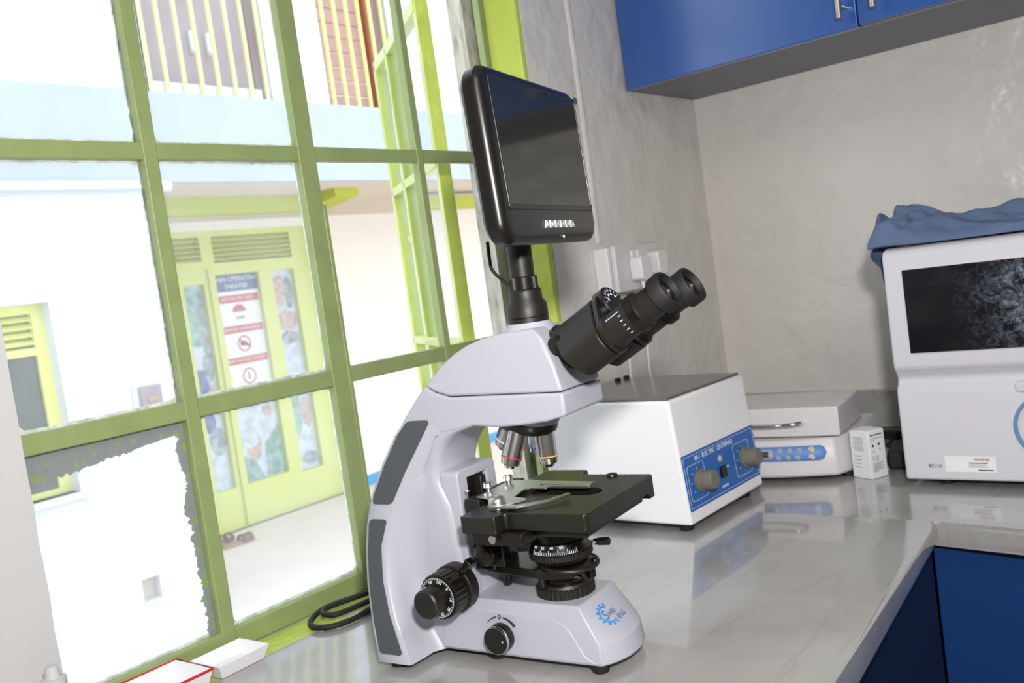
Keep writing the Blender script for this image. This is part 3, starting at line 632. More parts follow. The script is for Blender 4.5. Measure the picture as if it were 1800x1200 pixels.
for k in range(2):
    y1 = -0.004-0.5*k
    bm = N(); box(bm, 0.0, 0.019, y1-0.494, y1, 0.1, ZC-TH-0.006); d = link('door', bm, 'blue_shaded', bc, bevel=0.002)
    yy = y1-0.455 if k == 0 else y1-0.04
    bm = N(); tube(bm, [(-0.022, yy, 0.62), (-0.022, yy, 0.78)], 0.006, 10); cyl(bm, (-0.022, yy, 0.64), (0.0, yy, 0.64), 0.004, 8); cyl(bm, (-0.022, yy, 0.76), (0.0, yy, 0.76), 0.004, 8); link('handle', bm, 'steel', d)
# wall cabinets
CX = 1.620
wc = empty('wall_cabinet', (CX, WY-0.006, 1.628)); tag(wc, 'blue wall cabinet with two doors and bar handles above the analyser', 'cabinet')
bm = N(); box(bm, 0.019, WX-CX-0.001, -1.79, 0, 0.0, 0.70); link('carcass', bm, 'blue_dark', wc, bevel=0.001)
yb = [0.0, -0.449, -0.898, -1.347, -1.79]
for k in range(4):
    bm = N(); box(bm, 0.0, 0.0185, yb[k+1]+0.002, yb[k], 0.0 if k % 2 == 0 else 0.003, 0.70); d = link('door', bm, 'blue', wc, bevel=0.0015)
    yy = yb[k+1]+0.020 if k % 2 == 0 else yb[k]-0.034
    z0 = 0.015 if k == 0 else 0.018
    bm = N(); cyl(bm, (-0.032, yy, z0), (-0.032, yy, z0+0.13), 0.0055, 16); cyl(bm, (-0.032, yy, z0+0.022), (0, yy, z0+0.022), 0.0042, 10); cyl(bm, (-0.032, yy, z0+0.108), (0, yy, z0+0.108), 0.0042, 10); link('handle', bm, 'steel', d, bevel=0.0006)

# ceiling lamps
for i, (x, y) in enumerate(((-0.9, -0.5), (-0.9, -1.6))):
    o = empty('ceiling_lamp', (x, y, 2.75)); tag(o, 'white twin-tube ceiling lamp behind the photographer, %s' % ('nearer the window' if i == 0 else 'farther from the window'), 'lamp')
    bm = N(); box(bm, -0.6, 0.6, -0.05, 0.05, -0.03, 0); link('housing', bm, 'white', o, bevel=0.004)
    bm = N(); cyl(bm, (-0.58, 0, -0.05), (0.58, 0, -0.05), 0.015, 14); link('light_tube', bm, 'lamp', o)

# ================================================================== SOCKET
so = empty('wall_socket', (1.446, WY, 1.247)); tag(so, 'white surface-mounted double wall socket beside the monitor', 'socket')
bm = N(); box(bm, -0.010, 0.140, -0.030, 0, 0.0, 0.082); link('back_box', bm, 'plug', so, bevel=0.002)
bm = N(); box(bm, -0.003, 0.149, -0.042, -0.031, -0.001, 0.084); link('face_plate', bm, 'offwhite', so, bevel=0.003)
for x in (0.048, 0.068):
    bm = N(); box(bm, x, x+0.012, -0.0465, -0.042, 0.056, 0.072); link('rocker_switch', bm, 'plug', so, bevel=0.0015)
def plug(x, z, label, path, wd=0.034):
    o = empty('power_plug', (x, WY-0.0425, z)); tag(o, label, 'plug')
    bm = N(); prism(bm, [(0, 0), (wd*0.3, -0.005), (wd*0.7, -0.005), (wd+0.002, 0), (wd+0.004, 0.036), (wd, 0.040), (0.002, 0.040), (-0.002, 0.034)], (0, 0, 0), X3, Z3, Y3, -0.026); link('plug_body', bm, 'plug', o, bevel=0.0035, seg=3)
    bm = N(); lathe(bm, (wd/2, -0.014, -0.003), (0, 0, -1), [(0, 0.005), (0.003, 0.005), (0.012, 0.0032), (0.016, 0.0028)], 12); link('strain_relief', bm, 'plug', o)
    bm = N(); tube(bm, smooth_path([(wd/2, -0.014, -0.015)]+path), 0.0026, 8); link('cable', bm, 'plug', o)
plug(1.487, 1.266, 'white plug in the left outlet of the wall socket', [(0.017, -0.010, -0.06), (0.016, 0.03, -0.12), (0.013, 0.037, -0.2), (0.014, 0.037, -0.30), (0.02, 0.037, -0.3645)])
plug(1.551, 1.272, 'white plug in the right outlet of the wall socket', [(0.018, -0.010, -0.05), (0.022, 0.03, -0.11), (0.02, 0.037, -0.2), (0.023, 0.037, -0.30), (0.03, 0.037, -0.3705)], 0.032)

# ================================================================== CENTRIFUGE (box with sloping front)
cz = empty('centrifuge', (1.1656, 0.6646, ZC), -0.0286); tag(cz, 'white box centrifuge with blue control panel and brown glass lid, right of the microscope', 'centrifuge')
CW, CD, CH, Z0 = 0.2345, 0.252, 0.1825, 0.012
fs = 0.013
bm = N(); prism(bm, [(0, Z0), (fs, Z0+CH), (CD, Z0+CH), (CD, Z0)], (0, 0, 0), Y3, Z3, X3, CW)
link('housing', bm, 'cen_white', cz, bevel=0.0045, seg=3)
# right edge is slightly narrower at the top in a folded sheet: shown by the lid inset
bm = N(); box(bm, 0.004, CW-0.006, fs+0.004, CD-0.008, Z0+CH, Z0+CH+0.004); lid = link('lid', bm, 'cen_top', cz, bevel=0.0012)
for x in (0.185, 0.212):
    bm = N(); lathe(bm, (x, CD-0.030, Z0+CH+0.004), Z3, [(0, 0.005), (0.004, 0.0055), (0.006, 0.004), (0.0065, 0)], 14); link('lid_screw', bm, 'black', lid)
for x, y in ((0.022, 0.022), (CW-0.03, 0.022), (0.022, CD-0.03), (CW-0.03, CD-0.03)):
    bm = N(); lathe(bm, (x, y, 0), Z3, [(0, 0.010), (Z0*0.7, 0.012), (Z0, 0.012)], 16); link('foot', bm, 'rubber', cz)
tn = Vector((0, fs, CH)).normalized(); nn = Vector((0, -CH, fs)).normalized()
def cf(a, t, d=0.0): return Vector((a, 0, Z0)) + tn*t + nn*d
def cpanel(poly, m, d0, d1, name, holes=(), bev=0.0, par=cz):
    bm = N(); o = cf(0, 0, d0); prism(bm, poly, o, X3, tn, nn, d1-d0, holes); return link(name, bm, m, par, bevel=bev, smooth=False)
pn = cpanel(rrect(0.004, 0.230, 0.019, 0.100, 0.002), 'panel_blue', 0.0, 0.0008, 'control_panel')
def frame_line(poly_o, poly_i): cpanel(poly_o, 'print_white', 0.0006, 0.0010, 'panel_outline', [poly_i], par=pn)
frame_line(rrect(0.007, 0.227, 0.0225, 0.0965, 0.003), rrect(0.0076, 0.2264, 0.0231, 0.0959, 0.003))
for x0, x1 in ((0.013, 0.062), (0.155, 0.207)):
    frame_line(rrect(x0, x1, 0.031, 0.083, 0.005), rrect(x0+0.0007, x1-0.0007, 0.0317, 0.0823, 0.0045))
    cx, cy = (x0+x1)/2+0.002, 0.057
    for k in range(7):
        a = R(-40+45*k+0); px_, py_ = cx+0.0195*math.cos(R(225-45*k)), cy+0.0185*math.sin(R(225-45*k))
        cpanel(rect(px_-0.0009, px_+0.0009, py_-0.0012, py_+0.0012), 'print_white', 0.0006, 0.0010, 'tick', par=pn)
for t_, s_, a, t in (('80-1  ELECTRIC  CENTRIFUGE', 0.0105, 0.040, 0.0895), ('POWER', 0.006, 0.103, 0.030), ('ON', 0.0052, 0.127, 0.056), ('OFF', 0.0052, 0.090, 0.049)):
    text(t_, s_, cf(a, t, 0.001), X3, tn, 'print_white', pn, sx=0.86 if 'ELEC' in t_ else 1.0)
for a in (0.044, 0.188):
    bm = N(); o = cf(a, 0.057, 0.0008); lathe(bm, o, nn, [(0, 0.0165), (0.004, 0.0168), (0.005, 0.0145), (0.024, 0.0135), (0.025, 0.0125), (0.0252, 0.0)], 36)
    kb = link('knob', bm, 'knob_tan', pn)
    kb['label'] = 'khaki round control knob'
cpanel(rrect(0.104, 0.120, 0.044, 0.061, 0.001), 'black', 0.0008, 0.005, 'rocker_switch', bev=0.001, par=pn)
bm = N(); lathe(bm, cf(0.111, 0.073, 0.0008), nn, [(0, 0.0055), (0.002, 0.005), (0.003, 0.003), (0.0045, 0.0)], 18); link('pilot_lamp', bm, 'grey_key', pn)

# ================================================================== SHAKER / LIDDED LAB DEVICE
dv = empty('shaker', (1.5011, 0.5607, ZC), 0.1033); tag(dv, 'low grey-white lidded lab device with blue keypad, between centrifuge and small carton', 'lab device')
def prof_body(z): return {0: 0}
# base with bowed front: footprint
def foot_poly(g):
    pts = []
    for k in range(13):
        t = k/12; y = 0.012-g*0.5 + (0.245)*t
        pts.append((-0.004-g-0.020*math.sin(math.pi*min(1, t*1.0)), y))
    a = [(0.20, 0.262), (0.20, -0.016-g*0.8)]; b = [(0.06, -0.014-g*0.8), (0.030, -0.006-g*0.8), (0.012, 0.002-g*0.8)]
    return pts + a + b
bm = N(); lv = [(0.006, 0.004), (0.010, 0.010), (0.035, 0.010), (0.058, 0.004), (0.0685, -0.001)]; rings = []
for z, g in lv: rings.append([bm.verts.new((x, y, z)) for x, y in foot_poly(g)])
for A, B in zip(rings, rings[1:]):
    n = len(A)
    for k in range(n): bm.faces.new((A[k], A[(k+1) % n], B[(k+1) % n], B[k]))
bm.faces.new(rings[0]); bm.faces.new(rings[-1]); link('base', bm, 'offwhite', dv, bevel=0.003, seg=3)
for x, y in ((0.02, 0.0), (0.02, 0.22), (0.18, 0.0), (0.18, 0.22)):
    bm = N(); cyl(bm, (x, y, 0), (x, y, 0.0065), 0.010, 14); link('foot', bm, 'rubber', dv)
bm = N(); prism(bm, [(-0.003, 0.0705), (0.0, 0.119), (0.158, 0.119), (0.160, 0.0705)], (0, 0.0, 0), X3, Z3, Y3, 0.245)
ld = link('lid', bm, 'offwhite', dv, bevel=0.003, seg=3)
bm = N(); tube(bm, smooth_path([(0.0, 0.058, 0.0955), (-0.014, 0.060, 0.0955), (-0.022, 0.075, 0.0950), (-0.024, 0.11, 0.0940), (-0.022, 0.150, 0.0948), (-0.012, 0.166, 0.0955), (0.0, 0.168, 0.0955)]), 0.0034, 10); hn = link('handle', bm, 'chrome', ld); hn['label'] = 'curved chrome handle'
# keypad panel follows sloped front
def kp(y, z, d=0.0):
    # on the base front between z .035 and .062
    g = 0.010 if z < 0.035 else 0.010-(z-0.035)/0.023*0.006
    t = min(1, max(0, (y+0.012)/0.27)); x = -0.004-g-0.020*math.sin(math.pi*t)
    return Vector((x-d, y, z))
def strip(y0, y1, z0, z1, d, m, nm, par, round_=True):
    bm = N(); n = 60; h = (z1-z0)/2; A = []; B = []
    for k in range(n+1):
        y = y0+(y1-y0)*k/n; e = h
        dd = min(y-y0, y1-y)
        if round_ and dd < h: e = math.sqrt(max(h*h-(h-dd)**2, 1e-8))
        zc_ = (z0+z1)/2
        A.append(bm.verts.new(kp(y, zc_-e, d))); B.append(bm.verts.new(kp(y, zc_+e, d)))
    for k in range(n): bm.faces.new((A[k], A[k+1], B[k+1], B[k]))
    return link(nm, bm, m, par, solid=0.0006)
kpad = strip(0.020, 0.215, 0.036, 0.0595, 0.0012, 'pale_blue', 'keypad', dv)
strip(0.104, 0.170, 0.0395, 0.056, 0.0018, 'grey_key', 'display_bezel', kpad); strip(0.113, 0.160, 0.043, 0.0525, 0.0024, 'panel_grey', 'display', kpad, False)
for k in range(3):
    for z in (0.0418, 0.0530):
        y = 0.062+0.0155*k+ (0.003 if z < 0.05 else 0); bm = N(); cyl(bm, kp(y, z, 0.0012), kp(y, z, 0.0024), 0.0044, 14); link('key', bm, 'grey_key', kpad)
for z in (0.0418, 0.0530):
    y = 0.043; bm = N(); cyl(bm, kp(y, z, 0.0012), kp(y, z, 0.0024), 0.0052, 14); q = link('key', bm, 'amber', kpad); q['label'] = 'cream round key'
# ================================================================== SMALL CARTON
ct = empty('carton', (1.4925, 0.514, ZC-0.0002), R(-22)); tag(ct, 'small white printed carton beside the white analyser', 'box')
# local x along the right-hand printed side, y along the left side
a1 = Vector((math.cos(R(-25.8+22)), math.sin(R(-25.8+22)), 0)); a2 = Vector((math.cos(R(67.7+22)), math.sin(R(67.7+22)), 0))
bm = N(); prism(bm, [(0, 0), (0.035, 0), (0.035, 0.038), (0, 0.038)], (0, 0, 0), a1, a2, Z3, 0.0775)
link('carton_body', bm, 'white', ct, bevel=0.0012)
bm = N(); prism(bm, [(0.001, 0.002), (0.034, 0.002), (0.034, 0.030), (0.028, 0.037), (0.006, 0.037), (0.001, 0.030)], (0, 0, 0.0775), a1, a2, Z3, 0.0012); link('top_flap', bm, 'white', ct, bevel=0.0004)
nr = -a2
def cl(x, z, wd, h, m, side=0):
    bm = N()
    if side == 0: prism(bm, rect(x, x+wd, z, z+h), nr*0.0002, a1, Z3, nr, 0.0003)
    else: prism(bm, rect(x, x+wd, z, z+h), -a1*0.0002, a2, Z3, -a1, 0.0003)
    link('printed_mark', bm, m, ct, smooth=False)
cl(0.004, 0.0698, 0.026, 0.0016, 'ink'); cl(0.004, 0.0645, 0.027, 0.0010, 'grey_ink'); cl(0.004, 0.0615, 0.009, 0.0010, 'grey_ink')
for x, z in ((0.008, 0.0535), (0.021, 0.0545)):
    bm = N(); prism(bm, circ(x, z, 0.0022, 12), nr*0.0002, a1, Z3, nr, 0.0003); link('printed_mark', bm, 'ink', ct, smooth=False)
for x, z in ((0.009, 0.044), (0.0225, 0.0465)):
    bm = N(); prism(bm, circ(x, z, 0.0020, 12), nr*0.0002, a1, Z3, nr, 0.0003, [circ(x, z, 0.0014, 12)]); link('printed_mark', bm, 'grey_ink', ct, smooth=False)
for k in range(4): cl(0.011, 0.0355-0.0022*k, 0.008-0.001*(k % 2), 0.0009, 'grey_ink'); cl(0.0055, 0.0355-0.0022*k, 0.003, 0.0012, 'grey_ink')
for k in range(8): cl(0.005, 0.0245-0.0019*k, 0.024-0.0035*(k % 3) - (0.01 if k > 6 else 0), 0.0009, 'grey_ink')
for k in range(9): cl(0.012-0.001*(k % 2), 0.0665-0.0026*k, 0.021-0.002*(k % 3), 0.0008, 'grey_ink', 1)
for z in (0.036, 0.030, 0.024, 0.018): cl(0.018, z, 0.014, 0.0013, 'grey_ink', 1)

# ================================================================== ANALYSER
an = empty('analyser', (1.46, 0.452, ZC)); tag(an, 'large white bench analyser with a smudged dark touch screen at the right edge', 'analyser')
# side profile (x depth, z), extruded towards -Y
prof_a = [(0.0, 0.0105), (0.0, 0.148), (0.002, 0.154), (0.026, 0.166), (0.030, 0.172), (-0.002, 0.186), (-0.004, 0.195), (0.0, 0.352), (0.006, 0.362), (0.020, 0.3655), (0.33, 0.3655), (0.34, 0.355), (0.34, 0.0105)]
prof_a = [(0.0, 0.0105), (0.0, 0.142), (0.002, 0.150), (0.010, 0.158), (0.012, 0.166), (0.006, 0.174), (-0.001, 0.182), (-0.002, 0.195), (0.0, 0.352), (0.006, 0.360), (0.020, 0.3635), (0.33, 0.3635), (0.34, 0.355), (0.34, 0.0105)]
bm = N(); prism(bm, prof_a, (0, 0, 0), X3, Z3, (0, -1, 0), 0.52); link('housing', bm, 'white_shell', an, bevel=0.009, seg=4)
sc_ = N(); prism(sc_, rrect(-0.46, -0.0265, 0.2035, 0.3315, 0.004), (-0.0028, 0, 0), Y3, Z3, X3, 0.003); bz = link('screen_rim', sc_, 'offwhite', an, bevel=0.001)
bm = N(); prism(bm, rect(-0.455, -0.0280, 0.2050, 0.3300), (-0.0034, 0, 0), Y3, Z3, X3, 0.002); link('screen', bm, 'smudge', bz, smooth=False)
for y in (-0.052, -0.47):
    for x in (0.03, 0.30):
        bm = N(); cyl(bm, (x, y, 0.0002), (x, y, 0.0115), 0.011, 16); link('foot', bm, 'rubber', an)
# round blue-rimmed sampling door at the frame edge
bm = N(); prism(bm, circ(-0.2035, 0.0915, 0.0475, 40), (-0.004, 0, 0), Y3, Z3, X3, 0.006, [circ(-0.2035, 0.0915, 0.0425, 40)]); rg = link('probe_ring', bm, 'ring_blue', an, bevel=0.001); rg['label'] = 'round blue rim'
bm = N(); prism(bm, rrect(-0.36, -0.162, 0.140, 0.156, 0.006), (-0.002, 0, 0), Y3, Z3, X3, 0.02); link('ledge', bm, 'white_shell', an, bevel=0.003)
# label sticker (no code printed) and model text
bm = N(); prism(bm, rect(-0.128, -0.0585, 0.024, 0.0475), (-0.0004, 0, 0), Y3, Z3, X3, 0.0006); st = link('sticker', bm, 'white', an, smooth=False)
Ym = (0, -1, 0)
text('BC-10', 0.0072, (-0.0006, -0.0350, 0.0325), Ym, Z3, 'ink', an)
text('mindray', 0.0066, (-0.0010, -0.0985, 0.0435), Ym, Z3, 'red_ink', st)
for k in range(3):
    bm = N(); prism(bm, rect(-0.117+0.003*(k % 2), -0.0915, 0.0370-0.0028*k, 0.0384-0.0028*k), (-0.0007, 0, 0), Y3, Z3, X3, 0.0003); link('printed_line', bm, 'ink' if k == 0 else 'grey_ink', st, smooth=False)
bm = N(); prism(bm, rect(-0.124, -0.104, 0.0262, 0.0278), (-0.0007, 0, 0), Y3, Z3, X3, 0.0003); link('printed_line', bm, 'ink', st, smooth=False)

# cloth on the analyser
cb = N(); NX, NY = 56, 150; grid = []
def ridge(a, b, c_): return (1-min(1, abs(noise.noise(Vector((a, b, c_))))*2.6))**1.6
for j in range(NY+1):
    row = []; s = j/NY; y = 0.470-0.50*s
    crump = math.exp(-(s/0.22)**2)
    env = 0.050*crump*min(1, s/0.02+0.25) + 0.026 + 0.115*max(0, s-0.20)**1.0
    for i in range(NX+1):
        t = i/NX; x = 1.474+0.25*t
        wx = s*8+1.3*noise.noise(Vector((s*6, t*3, 2))); wt = t*4.2+1.0*noise.noise(Vector((s*5, t*3, 7)))
        iso = ridge(wx*0.55+0.4, wt*0.75, 3.3); iso2 = ridge(wx*1.3+4, wt*1.5, 9.1)
        lng = ridge(s*1.3+0.35*t, t*3.3-1.1*s+0.5, 5.5); lng2 = ridge(s*2.1, t*7.0+2.5*s, 1.2)
        h = crump*(0.62*iso+0.38*iso2) + (1-crump)*(0.62*lng+0.30*lng2)
        a_ = min(1.0, t/0.16); b_ = min(1.0, (1-t)/0.15)
        arch = (math.sqrt(max(0, 1-(1-a_)**2)))*(math.sqrt(max(0, 1-(1-b_)**2)))
        z = 1.2655 + arch*env*(0.30+0.75*h)
        x += 0.010*noise.noise(Vector((s*13, t*3, 8)))*(1-0.8*a_*0) - 0.006*math.sin(math.pi*min(1, t/0.16))*h
        yy = y + crump*(0.020*noise.noise(Vector((t*7, 0.3, 5)))+0.016*noise.noise(Vector((s*14, t*9, 2)))) + (0.012*h*crump)
        row.append(cb.verts.new((x, yy, max(z, 1.2652))))
    grid.append(row)
for A, B in zip(grid, grid[1:]):
    for k in range(NX): cb.faces.new((A[k], A[k+1], B[k+1], B[k]))
# corner flap hanging over the left end
g2 = []
for j in range(9):
    v_ = j/8; row = []
    for k in range(15):
        u_ = k/14; wdt = 0.155*(1-0.72*v_)
        x = 1.488+0.012*v_+wdt*u_
        row.append(cb.verts.new((x, 0.4645+0.016*math.sin(math.pi*min(1, v_*1.6+0.15))*(0.6+0.5*math.sin(u_*11+v_*2)), 1.2685-0.062*v_+0.004*math.sin(u_*9))))
    g2.append(row)
for A, B in zip(g2, g2[1:]):
    for k in range(14): cb.faces.new((A[k], A[k+1], B[k+1], B[k]))
cl_o = link('cloth', cb, 'cloth', solid=0.0016, smooth=True, angle=70)
ss = cl_o.modifiers.new('sub', 'SUBSURF'); ss.levels = 1; ss.render_levels = 1
tag(cl_o, 'crumpled blue cloth heaped on top of the white analyser', 'cloth')

# adapter and plug behind the analyser
ad = empty('power_adapter', (1.64, 0.545, ZC-0.0002), R(8)); tag(ad, 'black power adapter with a cable, between the carton and the analyser', 'power adapter')
bm = N(); box(bm, -0.085, 0.0, -0.062, -0.024, 0, 0.030); link('adapter_body', bm, 'rubber', ad, bevel=0.004)
bm = N(); tube(bm, smooth_path([(-0.006, -0.020, 0.020), (0.03, -0.005, 0.016), (0.08, 0.0, 0.008), (0.13, 0.002, 0.0035)]), 0.003, 8); link('cable', bm, 'rubber', ad)
pc = empty('cable_plug', (1.80, 0.590, ZC-0.0002), R(-20)); tag(pc, 'black cable connector lying against the splashback', 'cable')
bm = N(); box(bm, -0.009, 0.009, -0.035, 0, 0.0, 0.016); link('connector', bm, 'rubber', pc, bevel=0.002)
bm = N(); tube(bm, smooth_path([(0, -0.035, 0.008), (0.0, -0.07, 0.007), (0.004, -0.12, 0.004)]), 0.0036, 8); link('cable', bm, 'rubber', pc)

# ================================================================== TRAYS, BOTTLE, LOOSE CABLE
def tray(nm, c, ang, L, W, Hh, m_in, label, rim=None, tilt=0.0):
    o = empty(nm, c, ang); o.rotation_euler = (tilt, 0, ang); tag(o, label, 'box')
    bm = N(); t = 0.0015; fl2 = 0.006
    out0 = [(0, 0), (L, 0), (L, W), (0, W)]; out1 = [(-fl2, -fl2), (L+fl2, -fl2), (L+fl2, W+fl2), (-fl2, W+fl2)]
    A = [bm.verts.new((x, y, 0)) for x, y in out0]; B = [bm.verts.new((x, y, Hh)) for x, y in out1]
    C1 = [bm.verts.new((x+(t if x < L/2 else -t), y+(t if y < W/2 else -t), Hh)) for x, y in out1]; D = [bm.verts.new((x+(t if x < L/2 else -t), y+(t if y < W/2 else -t), t)) for x, y in out0]
    bm.faces.new(A)
    for k in range(4):
        j = (k+1) % 4; bm.faces.new((A[k], A[j], B[j], B[k])); bm.faces.new((B[k], B[j], C1[j], C1[k])); bm.faces.new((C1[k], C1[j], D[j], D[k]))
    bm.faces.new(D); link('tray_body', bm, m_in, o, smooth=False)
    if rim:
        bm = N(); pr_ = [bm.verts.new((x, y, Hh)) for x, y in out1]
        bm.free(); bm = N(); pts = [(x, y, Hh) for x, y in out1]; tube(bm, pts+[pts[0]], 0.0016, 6); link('rim', bm, rim, o)
    return o
tray('open_tray', (0.5640, 0.9400, ZC+0.0005), R(2), 0.058, 0.044, 0.016, 'white', 'white open card tray on the sill corner, left of the black cable')
tray('open_tray', (0.455, 0.9350, ZC+0.0005), R(1), 0.088, 0.060, 0.020, 'white', 'white card tray with a red edge at the bottom left of the window', rim='red_ring')
bt = empty('small_bottle', (0.372, 0.905, ZC)); tag(bt, 'grey plastic bottle with a stepped cap against the grey wall edge, lower left corner', 'bottle')
bm = N(); lathe(bm, (0, 0, 0), Z3, [(0, 0.015), (0.002, 0.017), (0.070, 0.017), (0.078, 0.011), (0.082, 0.011)], 20); link('bottle_body', bm, 'wall_grey', bt)
bm = N(); lathe(bm, (0, 0, 0.082), Z3, [(0, 0.0115), (0.008, 0.0115), (0.009, 0.0075), (0.020, 0.0055), (0.021, 0)], 20); link('cap', bm, 'wall_grey', bt)
bm = N()
zc = ZC+0.0045
tube(bm, smooth_path([(0.96, 0.93, zc), (0.86, 0.955, zc+0.002), (0.798, 0.975, zc+0.003), (0.755, 0.985, zc+0.003), (0.722, 0.975, zc+0.001), (0.706, 0.955, zc), (0.712, 0.932, zc), (0.740, 0.920, zc), (0.79, 0.925, zc), (0.85, 0.915, zc), (0.95, 0.90, zc)]), 0.0036, 10)
tube(bm, smooth_path([(0.95, 0.915, zc+0.007), (0.86, 0.940, zc+0.009), (0.790, 0.958, zc+0.009), (0.745, 0.968, zc+0.009), (0.728, 0.958, zc+0.008), (0.735, 0.940, zc+0.007), (0.78, 0.934, zc+0.007), (0.86, 0.925, zc+0.007), (0.95, 0.89, zc+0.004)]), 0.0036, 10)
tag(link('power_cable', bm, 'rubber'), 'looped black power cable lying on the sill behind the microscope', 'cable')

# ================================================================== MICROSCOPE
ms = empty('microscope', (0.76686, 0.59643, ZC), R(-84)); tag(ms, 'white trinocular microscope with tilted black eyepieces and a screen on top', 'microscope')
def lerp(tab, z):
    if z <= tab[0][0]: return tab[0][1]
    for (a, b), (c, d) in zip(tab, tab[1:]):
        if z <= c: return b+(d-b)*(z-a)/(c-a)
    return tab[-1][1]
UB = [(0.008, -0.196), (0.015, -0.196), (0.05, -0.2045), (0.085, -0.2105), (0.122, -0.2125), (0.152, -0.2105), (0.183, -0.203), (0.214, -0.188), (0.247, -0.168), (0.268, -0.148), (0.29, -0.127)]
def WB(z): return 0.040+0.053*min(1, max(0, (0.262-z)/0.25))
UR = [(0.008, -0.148), (0.058, -0.170), (0.093, -0.179), (0.129, -0.181), (0.165, -0.170), (0.207, -0.146), (0.254, -0.115), (0.29, -0.095)]
UC = [(0.008, -0.143), (0.04, -0.160), (0.07, -0.166), (0.125, -0.163), (0.17, -0.150), (0.20, -0.135), (0.25, -0.106), (0.29, -0.088)]
UF = [(0.008, -0.09), (0.170, -0.105), (0.189, -0.116), (0.205, -0.117), (0.221, -0.111), (0.235, -0.101), (0.245, -0.086), (0.252, -0.063), (0.2565, -0.035), (0.262, -0.030), (0.29, -0.03)]
bm = N(); rings = []
zs = [0.008, 0.012, 0.02, 0.035, 0.05, 0.07, 0.09, 0.11, 0.13, 0.15, 0.165, 0.18, 0.192, 0.204, 0.215, 0.226, 0.236, 0.245, 0.2505, 0.254, 0.2565, 0.262, 0.268]
for z in zs:
    ub, wb, ur, uc, uf = lerp(UB, z), WB(z), lerp(UR, z), lerp(UC, z), lerp(UF, z)
    k = min(1.0, (wb-0.040)/0.010)       # how much the flare exists
    nw = 0.0405
    h = [(ub-0.004, 0), (ub-0.003, 0.55*wb), (ub, wb-0.004), (ub+0.0035, wb), (ur-0.003, wb), (ur+0.0005, wb-0.002*k),
         (ur+0.35*(uc-ur)+0.001, wb-(wb-nw)*0.45), (uc-0.002, nw+0.30*(wb-nw)), (min(uc+0.006, uf-0.020), nw+0.08*(wb-nw)), (min(uc+0.018, uf-0.014), nw), (uf-0.010, nw), (uf-0.004, nw-0.002), (uf, nw-0.008), (uf, 0)]
    ring = [(u, -w_) for u, w_ in h] + [(u, w_) for u, w_ in h[-2:0:-1]]
    rings.append([bm.verts.new((u, w_, z)) for u, w_ in ring])
for A, B in zip(rings, rings[1:]):
    n = len(A)
    for k in range(n): bm.faces.new((A[k], A[(k+1) % n], B[(k+1) % n], B[k]))
bm.faces.new(rings[0]); bm.faces.new(rings[-1])
# arm top bar
lowp = [(-0.168, 0.246), (-0.148, 0.2675), (-0.127, 0.289), (-0.1165, 0.2975), (-0.105, 0.2905), (-0.085, 0.2845), (0.052, 0.2825), (0.052, 0.2595), (0.030, 0.2545), (0.0, 0.2515), (-0.03, 0.2505), (-0.06, 0.2530), (-0.085, 0.2485), (-0.12, 0.243)]
arm = link('arm', bm, 'white_enamel', ms, angle=50)
bm = N(); prism(bm, [(a, b) for a, b in lowp], (0, -0.041, 0), X3, Z3, Y3, 0.084)
link('arm_head', bm, 'white_enamel', ms, bevel=0.003, seg=3)
# viewing head with tapering flanks
upp = [(-0.1155, 0.2985, 1), (-0.104, 0.3090, 0.95), (-0.090, 0.3200, 0.93), (-0.075, 0.3295, 0.9), (-0.058, 0.3370, 0.87), (-0.040, 0.3420, 0.85), (-0.015, 0.3455, 0.83), (0.024, 0.3475, 0.82), (0.034, 0.336, 0.87), (0.046, 0.3080, 0.97), (0.052, 0.2835, 1.0), (-0.085, 0.2855, 1.0), (-0.104, 0.2915, 1.0)]
bm = N(); Wh = 0.0415; A = [bm.verts.new((u, -Wh*s, z)) for u, z, s in upp]; B = [bm.verts.new((u, Wh*s, z)) for u, z, s in upp]
bm.faces.new(A); bm.faces.new(B[::-1]); n = len(A)
for k in range(n): bm.faces.new((A[k], A[(k+1) % n], B[(k+1) % n], B[k]))
bmesh.ops.triangulate(bm, faces=[f for f in bm.faces if len(f.verts) > 6])
vh = link('viewing_head', bm, 'white_enamel', ms, bevel=0.0035, seg=3)
bm = N(); lathe(bm, (0, 0, 0.336), Z3, [(0, 0.034), (0.006, 0.0305), (0.012, 0.0245), (0.0165, 0.0225), (0.0168, 0.0)], 40); link('tube_collar', bm, 'white_enamel', vh)
# base
BLV = ((0.008, 0.044, 0.045, 0.056, 0.018), (0.010, 0.0455, 0.0470, 0.0575, 0.0185), (0.030, 0.0450, 0.0460, 0.0565, 0.0170), (0.045, 0.0430, 0.0435, 0.0475, 0.0105), (0.0640, 0.0392, 0.0400, 0.0362, 0.0025), (0.066, 0.0375, 0.0385, 0.0345, 0.002))
def usurf(w_, z):
    for (z0, _, h0, u0_, b0), (z1, _, h1, u1_, b1) in zip(BLV, BLV[1:]):
        if z <= z1:
            t = max(0, (z-z0)/(z1-z0)); return u0_+(u1_-u0_)*t + (b0+(b1-b0)*t)*(1-abs(w_/(h0+(h1-h0)*t))**2.2)
    return BLV[-1][3]
bm = N(); rings = []
for z, hw0, hw1, uf, bulge in BLV:
    pts = [(-0.150, -hw0), (-0.10, -hw0), (-0.05, -(hw0+hw1)/2), (0.0, -hw1)]
    m_ = 14
    for k in range(m_+1):
        t = -1+2*k/m_; pts.append((uf+bulge*(1-abs(t)**2.2), hw1*t*(1.0 if abs(t) < 1 else 0.985)))
    pts += [(0.0, hw1), (-0.05, (hw0+hw1)/2), (-0.10, hw0), (-0.150, hw0)]
    rings.append([bm.verts.new((a, b, z)) for a, b in pts])
